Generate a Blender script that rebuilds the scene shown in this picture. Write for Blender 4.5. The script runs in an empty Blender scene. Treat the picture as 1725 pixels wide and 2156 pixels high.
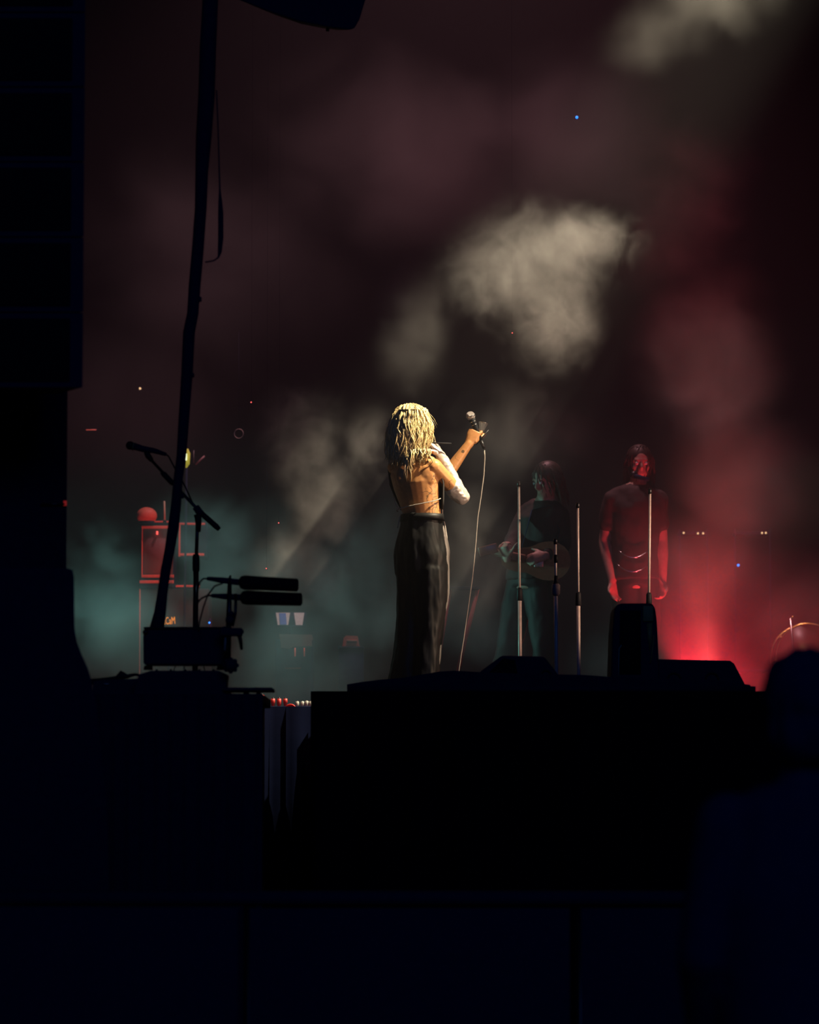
import bpy, bmesh, math, random
from mathutils import Vector, Matrix, Quaternion, noise as mnoise
R = math.radians
random.seed(7)
SC = bpy.context.scene
COL = SC.collection
V = Vector

# ------------------------------------------------------------------ camera
FPX = 7640.0
PITCH = math.atan(603.0 / FPX)
CAM = V((0, 0, 1.5))
DECK = 2.0
cd = bpy.data.cameras.new('camera')
cam = bpy.data.objects.new('camera', cd)
COL.objects.link(cam)
cam.location = CAM
cam.rotation_euler = (math.pi / 2 + PITCH, 0, 0)
cd.sensor_fit = 'HORIZONTAL'
cd.sensor_width = 36
cd.lens = 36 * FPX / 1725
cd.clip_start = 0.5
cd.clip_end = 200
cd.dof.use_dof = True
cd.dof.focus_distance = 20.2
cd.dof.aperture_fstop = 4.0
SC.camera = cam


def P(px, py, Y):
    """world point at depth plane y=Y seen at pixel (px, py) of the 1725x2156 frame"""
    u = (px - 862.5) / FPX
    v = -(py - 1078.0) / FPX
    c, s = math.cos(PITCH), math.sin(PITCH)
    d = V((u, c - v * s, s + v * c))
    return CAM + d * (Y / d.y)


def M(Y):
    return Y / FPX            # metres per pixel at depth Y


# ------------------------------------------------------------------ world, exposure
SC.view_settings.view_transform = 'Standard'
SC.view_settings.look = 'None'
SC.view_settings.exposure = 0
SC.view_settings.gamma = 1
SC.view_settings.use_curve_mapping = False
w = bpy.data.worlds.new('night')
SC.world = w
w.use_nodes = True
w.node_tree.nodes['Background'].inputs[0].default_value = (0.10, 0.18, 1.0, 1)
w.node_tree.nodes['Background'].inputs[1].default_value = 0.0035
SC.cycles.max_bounces = 4
SC.cycles.diffuse_bounces = 1
SC.cycles.glossy_bounces = 1
SC.cycles.transmission_bounces = 4
SC.cycles.volume_bounces = 0
SC.cycles.transparent_max_bounces = 8
SC.cycles.volume_step_rate = 1.0
SC.cycles.volume_max_steps = 128
SC.cycles.sample_clamp_indirect = 2
SC.cycles.use_denoising = True
SC.cycles.use_adaptive_sampling = True
SC.cycles.adaptive_threshold = 0.02


# ------------------------------------------------------------------ lights
def lamp(name, kind, loc, energy, color, target=None, **kw):
    l = bpy.data.lights.new(name, kind)
    l.energy = energy
    l.color = color
    for k, v in kw.items():
        setattr(l, k, v)
    o = bpy.data.objects.new(name, l)
    COL.objects.link(o)
    o.location = loc
    if target is not None:
        o.rotation_euler = (V(target) - V(loc)).to_track_quat('-Z', 'Y').to_euler()
    return o


SY = 20.0                                   # the singer's depth
KEY = P(885, 960, SY) + V((4.6, -1.0, 6.7))
lamp('key_spotlight', 'SPOT', KEY, 11500, (1.0, 0.84, 0.58), P(885, 1000, SY),
     spot_size=R(11.5), spot_blend=0.9, shadow_soft_size=0.09)
REDP = P(1452, 1452, 20.6)
lamp('red_floor_lamp', 'SPOT', REDP, 85, (1.0, 0.02, 0.045), REDP + V((0.55, 0.1, 0.8)), spot_size=R(150), spot_blend=0.5, shadow_soft_size=0.05)
lamp('red_floor_beam', 'SPOT', REDP + V((0.1, 0, 0.02)), 170, (1.0, 0.09, 0.08), P(1500, 300, 21.2),
     spot_size=R(40), spot_blend=1.0, shadow_soft_size=0.05)
lamp('red_rear_wash', 'SPOT', P(1500, 1480, 23.3), 75, (1.0, 0.05, 0.07), P(1340, 1140, 23.85),
     spot_size=R(60), spot_blend=0.8, shadow_soft_size=0.06)
lamp('red_leg_light', 'SPOT', P(1190, 1490, 24.0), 13, (1.0, 0.05, 0.06), P(1100, 1290, 23.1), spot_size=R(34), spot_blend=0.6, shadow_soft_size=0.03)
lamp('red_top_wash', 'SPOT', (0.7, 24.2, 9.6), 800, (1.0, 0.46, 0.50), (-0.1, 24.2, 4), spot_size=R(95), spot_blend=0.9, shadow_soft_size=0.2)
lamp('teal_side_wash', 'SPOT', (-4.6, 22.9, 3.1), 820, (0.30, 1.0, 0.88), (0.4, 21.8, 2.85), spot_size=R(33), spot_blend=0.9, shadow_soft_size=0.2)
lamp('blue_fill', 'AREA', (2, -4, 9), 170, (0.08, 0.26, 1.0), (0, 16, 2), shape='RECTANGLE', size=8, size_y=4)  # added blue fill behind the camera, lifts the black silhouettes
lamp('red_left_amp_light', 'SPOT', P(520, 1420, 24.6), 48, (1.0, 0.08, 0.06), P(330, 1160, 26), spot_size=R(40), spot_blend=0.6, shadow_soft_size=0.05)
lamp('amber_side_light', 'SPOT', P(2050, 1000, 18.7), 230, (1.0, 0.64, 0.44), P(1120, 1130, 19.9), spot_size=R(38), spot_blend=0.7, shadow_soft_size=0.05)


# ------------------------------------------------------------------ materials
def mat(name, color, rough=0.6, metal=0.0, spec=0.5, emit=None, estr=0.0, sheen=0.0, bump=0.0, bscale=60, trans=0.0, aniso=0):
    m = bpy.data.materials.new(name)
    m.use_nodes = True
    nt = m.node_tree
    b = nt.nodes['Principled BSDF']
    c = tuple(color) + (1,)
    b.inputs['Base Color'].default_value = c
    b.inputs['Roughness'].default_value = rough
    b.inputs['Metallic'].default_value = metal
    b.inputs['Specular IOR Level'].default_value = spec
    b.inputs['Sheen Weight'].default_value = sheen
    b.inputs['Transmission Weight'].default_value = trans
    if emit:
        b.inputs['Emission Color'].default_value = tuple(emit) + (1,)
        b.inputs['Emission Strength'].default_value = estr
    if emit:
        m.cycles.emission_sampling = 'NONE'
    # procedural grain: slight colour variation and optional bump
    tc = nt.nodes.new('ShaderNodeTexCoord')
    n = nt.nodes.new('ShaderNodeTexNoise')
    n.inputs['Scale'].default_value = bscale
    n.inputs['Detail'].default_value = 3
    nt.links.new(tc.outputs['Object'], n.inputs['Vector'])
    mx = nt.nodes.new('ShaderNodeMix')
    mx.data_type = 'RGBA'
    mx.inputs['A'].default_value = tuple(x * 0.75 for x in color) + (1,)
    mx.inputs['B'].default_value = tuple(min(1, x * 1.2) for x in color) + (1,)
    nt.links.new(n.outputs['Fac'], mx.inputs['Factor'])
    nt.links.new(mx.outputs['Result'], b.inputs['Base Color'])
    if bump:
        bp = nt.nodes.new('ShaderNodeBump')
        bp.inputs['Strength'].default_value = bump
        bp.inputs['Distance'].default_value = 0.01
        nt.links.new(n.outputs['Fac'], bp.inputs['Height'])
        nt.links.new(bp.outputs['Normal'], b.inputs['Normal'])
    return m


BLACK = mat('black_paint', (0.012, 0.020, 0.06), 0.75, spec=0.15)
CLOTH = mat('black_cloth', (0.012, 0.020, 0.06), 0.95, spec=0.05, bump=0.3, bscale=30)
FOAM = mat('black_foam', (0.012, 0.014, 0.02), 1.0, spec=0.02, bump=0.6, bscale=300)
RUBBER = mat('black_rubber', (0.015, 0.016, 0.02), 0.6, spec=0.2)
DMETAL = mat('dark_metal', (0.05, 0.05, 0.055), 0.4, 0.8)
CHROME = mat('chrome', (0.75, 0.72, 0.68), 0.22, 1.0)
STEELP = mat('satin_steel', (0.75, 0.62, 0.55), 0.5, 0.2)
SKIRT = mat('stage_skirt', (0.002, 0.003, 0.010), 0.95, spec=0.01, bump=0.4, bscale=8)
DECKM = mat('stage_deck', (0.02, 0.02, 0.022), 0.7, spec=0.2, bump=0.2, bscale=20)
WOODR = mat('brown_case', (0.30, 0.16, 0.11), 0.7)
TRIM = mat('pale_trim', (0.75, 0.6, 0.5), 0.6)
GRILLE = mat('amp_grille', (0.25, 0.12, 0.12), 0.85, bump=0.6, bscale=250)
PAPER = mat('paper', (0.8, 0.8, 0.76), 0.9)
BLUEP = mat('blue_paper', (0.15, 0.25, 0.7), 0.9)
AMBER = mat('amber_sign', (1, 0.5, 0.05), 0.6, emit=(1.0, 0.42, 0.03), estr=0.55)
LEDR = mat('red_led', (1, 0.1, 0.1), 0.5, emit=(1.0, 0.12, 0.10), estr=1.2)
LEDB = mat('blue_led', (0.1, 0.4, 1), 0.5, emit=(0.0, 0.22, 1.0), estr=2.2)
LEDW = mat('warm_led', (1, 0.8, 0.5), 0.5, emit=(1.0, 0.62, 0.3), estr=1.2)
LAMPW = mat('lamp_glow', (1, 1, 0.8), 0.5, emit=(0.9, 1.0, 0.62), estr=1.6)
LAMPY = mat('lamp_halo', (0.6, 0.6, 0.1), 0.5, emit=(0.35, 0.30, 0.03), estr=0.7)
GOLD = mat('brass', (0.85, 0.5, 0.2), 0.25, 1.0)
DRUM = mat('drum_shell', (0.12, 0.02, 0.02), 0.35)
SKIN2 = mat('musician_skin', (0.55, 0.33, 0.25), 0.5)
SHIRT = mat('musician_shirt', (0.05, 0.025, 0.025), 0.8, bump=0.4, bscale=12)
JEANS = mat('musician_trousers', (0.025, 0.015, 0.016), 0.7, bump=0.3, bscale=14)
DHAIR = mat('dark_hair', (0.05, 0.025, 0.02), 0.5)
GUITARM = mat('guitar_body', (0.25, 0.08, 0.05), 0.25)
SATIN = mat('black_satin', (0.007, 0.007, 0.0075), 0.5, spec=0.22, bump=0.15, bscale=9)
LIT_STRIPE = mat('lit_satin_stripe', (0.16, 0.14, 0.13), 0.4, spec=0.5, bump=0.4, bscale=16)
GLOVE = mat('silver_satin', (0.72, 0.66, 0.58), 0.36, 0.3, bump=0.0)
SHEER = mat('dark_top', (0.02, 0.018, 0.016), 0.8)
STRAPM = mat('pale_strap', (0.45, 0.40, 0.35), 0.5)


# ------------------------------------------------------------------ helpers
def link(o, parent=None):
    COL.objects.link(o)
    if parent is not None:
        o.parent = parent
    return o


def tag(o, label=None, cat=None, group=None, kind=None):
    if label: o['label'] = label
    if cat: o['category'] = cat
    if group: o['group'] = group
    if kind: o['kind'] = kind
    return o


def empty(name, loc, label, cat, group=None):
    o = bpy.data.objects.new(name, None)
    o.empty_display_size = 0.1
    link(o)
    o.location = loc
    bpy.context.view_layer.update()
    return tag(o, label, cat, group)


class MB:
    """collects primitives (world coordinates) and links them as one mesh object"""
    def __init__(s):
        s.bm = bmesh.new()

    def _add(s, verts, faces):
        vs = [s.bm.verts.new(v) for v in verts]
        for f in faces:
            try:
                s.bm.faces.new([vs[i] for i in f])
            except ValueError:
                pass
        return vs

    def box(s, c, size, rot=None, bevel=0.0):
        b = bmesh.new()
        bmesh.ops.create_cube(b, size=1)
        bmesh.ops.scale(b, vec=size, verts=b.verts)
        if bevel:
            bmesh.ops.bevel(b, geom=b.edges[:], offset=bevel, segments=2, affect='EDGES', profile=0.6)
        if rot is not None:
            bmesh.ops.rotate(b, matrix=rot, verts=b.verts)
        bmesh.ops.translate(b, vec=c, verts=b.verts)
        s.merge(b)
        return s

    def merge(s, b):
        me = bpy.data.meshes.new('tmp')
        b.to_mesh(me)
        b.free()
        s.bm.from_mesh(me)
        bpy.data.meshes.remove(me)
        return s

    def bar(s, a, b, r, r2=None, n=10):
        return s.tube([a, b], [r, r if r2 is None else r2], n)

    def tube(s, pts, rs, n=10, cap=True, flat=1.0, side=None):
        """round tube through pts; rs radius list or number; flat scales the second axis"""
        pts = [V(p) for p in pts]
        if not isinstance(rs, (list, tuple)):
            rs = [rs] * len(pts)
        rings = []
        prev = None
        for i, p in enumerate(pts):
            t = (pts[min(i + 1, len(pts) - 1)] - pts[max(i - 1, 0)])
            if t.length < 1e-9:
                t = V((0, 0, 1))
            t.normalize()
            if side is not None:
                a = (V(side) - t * V(side).dot(t)).normalized()
            elif prev is None:
                a = t.orthogonal().normalized()
            else:
                a = (prev - t * prev.dot(t)).normalized()
            prev = a
            b = t.cross(a)
            r = rs[i]
            ra, rb = (r if isinstance(r, (tuple, list)) else (r, r * flat))
            rings.append([s.bm.verts.new(p + a * (ra * math.cos(2 * math.pi * k / n)) + b * (rb * math.sin(2 * math.pi * k / n))) for k in range(n)])
        for i in range(len(rings) - 1):
            for k in range(n):
                s.bm.faces.new((rings[i][k], rings[i][(k + 1) % n], rings[i + 1][(k + 1) % n], rings[i + 1][k]))
        if cap:
            s.bm.faces.new(rings[0][::-1])
            s.bm.faces.new(rings[-1])
        return s

    def ball(s, c, r, n=2, rot=None):
        b = bmesh.new()
        bmesh.ops.create_icosphere(b, subdivisions=n, radius=1)
        rr = r if isinstance(r, (tuple, list, Vector)) else (r, r, r)
        bmesh.ops.scale(b, vec=rr, verts=b.verts)
        if rot is not None:
            bmesh.ops.rotate(b, matrix=rot, verts=b.verts)
        bmesh.ops.translate(b, vec=c, verts=b.verts)
        return s.merge(b)

    def prism(s, pts, dv, k=1.0, about=None):
        """polygon pts (world) extruded by vector dv; the far end scaled by k"""
        pts = [V(p) for p in pts]
        n = len(pts)
        c = sum(pts, V((0, 0, 0))) / n if about is None else V(about)
        vs = [s.bm.verts.new(p) for p in pts] + [s.bm.verts.new(c + (p - c) * k + V(dv)) for p in pts]
        s.bm.faces.new(vs[:n][::-1])
        s.bm.faces.new(vs[n:])
        for k in range(n):
            s.bm.faces.new((vs[k], vs[(k + 1) % n], vs[n + (k + 1) % n], vs[n + k]))
        return s

    def ring(s, c, axis, rad, r, n=28, arc=1.0, start=0.0, m=8, ref=None):
        axis = V(axis).normalized()
        a = (V(ref) if ref is not None else axis.orthogonal())
        a = (a - axis * a.dot(axis)).normalized()
        b = axis.cross(a)
        pts = [V(c) + (a * math.cos(start + t * 2 * math.pi * arc / n) + b * math.sin(start + t * 2 * math.pi * arc / n)) * rad for t in range(n + 1)]
        return s.tube(pts, r, m, cap=(arc < 1))

    def build(s, name, material, parent=None, smooth=True, remesh=None, smooth_iter=4, subsurf=0):
        bmesh.ops.recalc_face_normals(s.bm, faces=s.bm.faces)
        me = bpy.data.meshes.new(name)
        org = V((0, 0, 0))
        if parent is None:
            # origin at the base centre of the thing
            xs = [v.co for v in s.bm.verts]
            lo = V((min(v.x for v in xs), min(v.y for v in xs), min(v.z for v in xs)))
            hi = V((max(v.x for v in xs), max(v.y for v in xs), max(v.z for v in xs)))
            org = V(((lo.x + hi.x) / 2, (lo.y + hi.y) / 2, lo.z))
        else:
            org = parent.matrix_world.translation.copy()
        bmesh.ops.translate(s.bm, vec=-org, verts=s.bm.verts)
        s.bm.to_mesh(me)
        s.bm.free()
        o = bpy.data.objects.new(name, me)
        me.materials.append(material)
        link(o)
        if parent is not None:
            o.parent = parent
            # children inherit the parent's translation; parents never rotate here
            o.location = org - parent.matrix_world.translation
        else:
            o.location = org
        if remesh:
            md = o.modifiers.new('r', 'REMESH')
            md.mode = 'VOXEL'
            md.voxel_size = remesh
            if smooth_iter:
                sm = o.modifiers.new('s', 'SMOOTH')
                sm.factor = 0.5
                sm.iterations = smooth_iter
        if subsurf:
            ss = o.modifiers.new('ss', 'SUBSURF')
            ss.levels = ss.render_levels = subsurf
        if remesh or subsurf:
            dg = bpy.context.evaluated_depsgraph_get()
            nm = bpy.data.meshes.new_from_object(o.evaluated_get(dg))
            o.modifiers.clear()
            o.data = nm
            nm.name = name
            if not nm.materials:
                nm.materials.append(material)
            me = nm
        for p in me.polygons:
            p.use_smooth = smooth
        bpy.context.view_layer.update()
        return o


def auto_sharp(o, ang=35):
    me = o.data
    bm = bmesh.new(); bm.from_mesh(me)
    for e in bm.edges:
        if len(e.link_faces) == 2 and e.calc_face_angle(0) > R(ang):
            e.smooth = False
    bm.to_mesh(me); bm.free()
    return o


# ------------------------------------------------------------------ the setting
def struct(name, mb, m, smooth=False):
    o = mb.build(name, m, None, smooth=smooth)
    o['kind'] = 'structure'
    return o


struct('ground', MB().box((0, 14, -0.05), (40, 60, 0.1)), mat('asphalt', (0.012, 0.014, 0.022), 0.9, spec=0.1, bump=0.5, bscale=12))
# main deck, left and behind; the thrust carries on to the front at the right
struct('floor_stage_deck', MB().box((0, 24.9, DECK - 0.06), (18, 10.2, 0.12)), DECKM)
xl = P(655, 1456, 17).x
struct('floor_thrust_deck', MB().box(((xl + 9) / 2, 18.4, DECK - 0.06), (9 - xl, 2.8, 0.12)), DECKM)
struct('wall_back', MB().box((0, 30.2, 6.1), (18, 0.1, 12.2)), mat('backdrop', (0.01, 0.01, 0.013), 0.95, spec=0.02, bump=0.3, bscale=3))
struct('wall_stage_left', MB().box((-9.05, 24.9, 6.1), (0.1, 10.6, 12.2)), CLOTH)
struct('wall_stage_right', MB().box((9.05, 24.9, 6.1), (0.1, 10.6, 12.2)), CLOTH)


def pleats(name, x0, x1, y, z0, z1, m):
    mb = MB()
    n = int((x1 - x0) / 0.03)
    top, bot = [], []
    for i in range(n + 1):
        x = x0 + (x1 - x0) * i / n
        d = 0.02 * math.sin(x * 28) + 0.012 * math.sin(x * 61 + 1)
        top.append(mb.bm.verts.new((x, y - d * 0.4, z1)))
        bot.append(mb.bm.verts.new((x, y - d * 1.6, z0)))
    for i in range(n):
        mb.bm.faces.new((bot[i], bot[i + 1], top[i + 1], top[i]))
    o = mb.build(name, m, None)
    sd = o.modifiers.new('s', 'SOLIDIFY'); sd.thickness = 0.006; sd.offset = 1
    return tag(o, kind='structure')


pleats('trim_skirt_thrust', xl, 9.0, 16.96, 0.02, DECK - 0.001, SKIRT)
pleats('trim_skirt_main', -9.0, xl, 19.76, 0.02, DECK - 0.001, SKIRT)

# ------------------------------------------------------------------ haze and smoke (real scattering volumes)
HAZE = bpy.data.materials.new('stage_haze')
HAZE.use_nodes = True
nt = HAZE.node_tree
nt.nodes.clear()
out = nt.nodes.new('ShaderNodeOutputMaterial')
vs = nt.nodes.new('ShaderNodeVolumeScatter')
vs.inputs['Color'].default_value = (0.92, 0.95, 1.0, 1)
vs.inputs['Density'].default_value = 0.007
vs.inputs['Anisotropy'].default_value = 0.0
nt.links.new(vs.outputs[0], out.inputs['Volume'])
hz = MB().box((0, 23.9, 7.03), (17.8, 12.0, 10.0)).build('stage_haze', HAZE)
tag(hz, 'thin theatrical haze filling the whole stage behind the front edge', 'haze', kind='stuff')


def smoke(name, blobs, dens, label, scale=3.0, amp=1.3, detail=6, distort=0.6, vox=0.02, seed=0.0, rough=0.62, step=4.0, power=1.0, off=0.12):
    """blobs: (centre, radii, weight) in world coordinates; clumped density baked into a real volume grid"""
    m = bpy.data.materials.new(name)
    m.use_nodes = True
    nt = m.node_tree
    nt.nodes.clear()
    out = nt.nodes.new('ShaderNodeOutputMaterial')
    vs = nt.nodes.new('ShaderNodeVolumeScatter')
    vs.inputs['Color'].default_value = (0.95, 0.96, 0.97, 1)
    at = nt.nodes.new('ShaderNodeAttribute')
    at.attribute_name = 'density'
    mu = nt.nodes.new('ShaderNodeMath'); mu.operation = 'MULTIPLY'; mu.inputs[1].default_value = dens
    nt.links.new(at.outputs['Fac'], mu.inputs[0])
    nt.links.new(mu.outputs[0], vs.inputs['Density'])
    nt.links.new(vs.outputs[0], out.inputs['Volume'])
    m.cycles.volume_step_rate = step
    g = bpy.data.node_groups.new(name, 'GeometryNodeTree')
    g.interface.new_socket('Geometry', in_out='OUTPUT', socket_type='NodeSocketGeometry')
    N = g.nodes.new
    L = g.links.new
    pos = N('GeometryNodeInputPosition')
    nz = N('ShaderNodeTexNoise')
    nz.noise_dimensions = '4D'
    nz.inputs['W'].default_value = seed
    nz.inputs['Scale'].default_value = scale
    nz.inputs['Detail'].default_value = detail
    nz.inputs['Roughness'].default_value = rough
    nz.inputs['Distortion'].default_value = distort
    L(pos.outputs[0], nz.inputs['Vector'])

    def math_(op, a, b, c=None, clamp=False):
        n = N('ShaderNodeMath'); n.operation = op; n.use_clamp = clamp
        for i, v in enumerate((a, b, c)):
            if v is None: continue
            if isinstance(v, (int, float)): n.inputs[i].default_value = v
            else: L(v, n.inputs[i])
        return n.outputs[0]
    acc = None
    for c, r, wgt in blobs:
        sub = N('ShaderNodeVectorMath'); sub.operation = 'SUBTRACT'; sub.inputs[1].default_value = c
        L(pos.outputs[0], sub.inputs[0])
        dv = N('ShaderNodeVectorMath'); dv.operation = 'DIVIDE'; dv.inputs[1].default_value = r
        L(sub.outputs[0], dv.inputs[0])
        ln = N('ShaderNodeVectorMath'); ln.operation = 'LENGTH'
        L(dv.outputs[0], ln.inputs[0])
        q = math_('MULTIPLY', math_('SUBTRACT', 1.0, ln.outputs['Value'], clamp=True), wgt)
        acc = q if acc is None else math_('MAXIMUM', acc, q)
    n1 = math_('MULTIPLY_ADD', nz.outputs['Fac'], amp * 2, -amp - off)
    body = math_('ADD', acc, n1, clamp=True)
    d = math_('MULTIPLY', math_('POWER', body, power), math_('MULTIPLY', acc, 2.5, clamp=True))
    vc = N('GeometryNodeVolumeCube')
    L(d, vc.inputs['Density'])
    lo = V([min(c[k] - r_[k] for c, r_, _ in blobs) for k in range(3)])
    hi = V([max(c[k] + r_[k] for c, r_, _ in blobs) for k in range(3)])
    lo.z = max(lo.z, DECK + 0.01)
    vc.inputs['Min'].default_value = lo
    vc.inputs['Max'].default_value = hi
    for ax, k in zip('XYZ', range(3)):
        vc.inputs['Resolution ' + ax].default_value = max(8, int((hi[k] - lo[k]) / vox))
    sm = N('GeometryNodeSetMaterial'); sm.inputs['Material'].default_value = m
    L(vc.outputs[0], sm.inputs[0])
    go = N('NodeGroupOutput')
    L(sm.outputs[0], go.inputs[0])
    vd = bpy.data.volumes.new(name)
    vd.materials.append(m)
    o = bpy.data.objects.new(name, vd)
    link(o)
    md = o.modifiers.new('grid', 'NODES')
    md.node_group = g
    tag(o, label, 'smoke', kind='stuff')
    return o


def blob(px, py, Y, rx, rz, ry, wgt=1.0):
    return (tuple(P(px, py, Y)), (rx * M(Y), ry, rz * M(Y)), wgt)


smoke('smoke_cloud', [blob(1100, 560, 20.1, 240, 170, 0.34, 0.9), blob(1160, 670, 20.1, 140, 150, 0.3, 0.8), blob(1220, 510, 20.1, 170, 95, 0.3, 0.8)],
      1.25, 'grey billowing smoke cloud high above the raised microphone', scale=4.6, amp=1.7, detail=9, seed=2.9, vox=0.012, off=-0.1, distort=1.4, power=1.5, rough=0.7)
smoke('smoke_plume', [blob(640, 920, 20.2, 130, 160, 0.36, 0.75), blob(690, 1060, 20.2, 110, 150, 0.36, 0.95), blob(640, 1200, 20.2, 150, 130, 0.36, 0.8), blob(770, 950, 20.2, 100, 130, 0.3, 0.6)],
      1.1, 'grey forked smoke plume rising left of the singer', scale=3.6, amp=1.8, detail=9, rough=0.7, seed=4.1, vox=0.014, distort=1.4, off=0.0, power=1.3)
smoke('smoke_wisp', [blob(865, 680, 20.2, 105, 190, 0.4, 0.9)],
      0.42, 'faint grey smoke wisp straight above the blonde hair', scale=3.4, amp=1.6, seed=7.7, distort=1.2, off=0.0)
smoke('smoke_bank', [blob(1480, -25, 19.5, 210, 140, 0.42, 0.9), blob(1370, 55, 19.5, 170, 115, 0.38, 0.8)],
      0.24, 'pale smoke bank at the very top right corner of the stage', scale=3.2, amp=2.0, seed=9.2, vox=0.05, step=2.0, distort=1.2, off=0.0)
smoke('smoke_veil', [blob(1090, 920, 20.55, 190, 150, 0.4, 0.7), blob(1000, 1180, 20.5, 120, 210, 0.4, 0.9)],
      0.38, 'thin smoke veil drifting right of the singer behind the cable', scale=3.0, amp=1.6, seed=12.6, off=0.0, distort=1.2)
smoke('low_smoke', [blob(460, 1190, 22.4, 260, 200, 0.7, 0.8), blob(640, 1400, 22.4, 300, 220, 0.7, 0.9), blob(260, 1330, 22.4, 220, 280, 0.7, 0.9), blob(760, 1250, 22.4, 180, 260, 0.7, 0.8), blob(990, 1330, 22.2, 180, 200, .6, .5)],
      0.5, 'low teal tinted smoke hanging over the deck at the left', scale=1.8, amp=1.7, seed=15.0, vox=0.035, distort=1.0)
smoke('red_smoke', [blob(1450, 1420, 20.7, 300, 260, 0.8, 0.9), blob(1500, 1230, 20.7, 290, 260, 0.8, 0.7), blob(1560, 1020, 20.7, 190, 230, 0.8, 0.8), blob(1660, 1350, 20.7, 200, 260, 0.8, 0.7)],
      0.32, 'red lit smoke welling up behind the wide wedge monitor', scale=2.0, amp=1.1, seed=21.0, vox=0.03, off=0.0, distort=1.0)
smoke('high_red_smoke', [blob(1430, 420, 21.2, 200, 260, 0.8, 0.8), blob(1500, 750, 21.2, 190, 260, 0.8, 0.9)],
      0.3, 'faint red brown smoke column high at the right', scale=1.9, amp=2.4, seed=25.0, vox=0.03, distort=1.2, off=0.0)
smoke('high_dim_smoke', [blob(850, 330, 23.5, 460, 280, 1.0, 0.8), blob(450, 560, 23.5, 400, 330, 1.0, 0.7), blob(1200, 300, 23.5, 300, 240, 1.0, 0.8), blob(250, 850, 23.5, 350, 300, 1.0, 0.6)],
      0.13, 'very faint maroon smoke filling the upper left of the stage', scale=1.1, amp=1.6, seed=31.0, vox=0.045, off=-0.1, distort=1.0)

#OBJECTS#
# ------------------------------------------------------------------ people
def basis(F, U=(0, 0, 1)):
    F = V(F).normalized(); U = V(U)
    L_ = F.cross(U).normalized()
    U = L_.cross(F).normalized()
    return Matrix((L_, F, U)).transposed(), L_, F, U


def head(mb, c, F, U=(0, 0, 1), s=1.0):
    Mx, L_, F, U = basis(F, U)
    Mx = Mx.to_4x4()
    c = V(c)
    mb.ball(c + U * 0.025 * s - F * 0.01 * s, (0.074 * s, 0.094 * s, 0.090 * s), 3, Mx)
    mb.ball(c - U * 0.045 * s + F * 0.028 * s, (0.056 * s, 0.060 * s, 0.064 * s), 3, Mx)
    mb.ball(c - U * 0.092 * s + F * 0.062 * s, (0.022 * s, 0.020 * s, 0.018 * s), 2, Mx)          # chin
    mb.ball(c + U * 0.028 * s + F * 0.072 * s, (0.052 * s, 0.018 * s, 0.012 * s), 2, Mx)          # brow
    mb.tube([c + F * 0.080 * s + U * 0.022 * s, c + F * 0.104 * s - U * 0.018 * s, c + F * 0.088 * s - U * 0.030 * s], [0.008 * s, 0.013 * s, 0.012 * s], 8)
    mb.ball(c - U * 0.052 * s + F * 0.084 * s, (0.024 * s, 0.010 * s, 0.007 * s), 2, Mx)          # upper lip
    mb.ball(c - U * 0.064 * s + F * 0.082 * s, (0.021 * s, 0.010 * s, 0.008 * s), 2, Mx)          # lower lip
    for q in (-1, 1):
        mb.ball(c + L_ * q * 0.076 * s - F * 0.006 * s, (0.010 * s, 0.020 * s, 0.032 * s), 2, Mx)
        mb.ball(c + L_ * q * 0.040 * s + F * 0.058 * s - U * 0.022 * s, (0.022 * s, 0.018 * s, 0.020 * s), 2, Mx)


def eyes(parent, c, F, s, m):
    Mx, L_, F, U = basis(F)
    for q in (-1, 1):
        MB().ball(V(c) + L_ * q * 0.030 * s + F * 0.079 * s + U * 0.008 * s, 0.0115 * s, 2).build('eye', m, parent)


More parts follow.
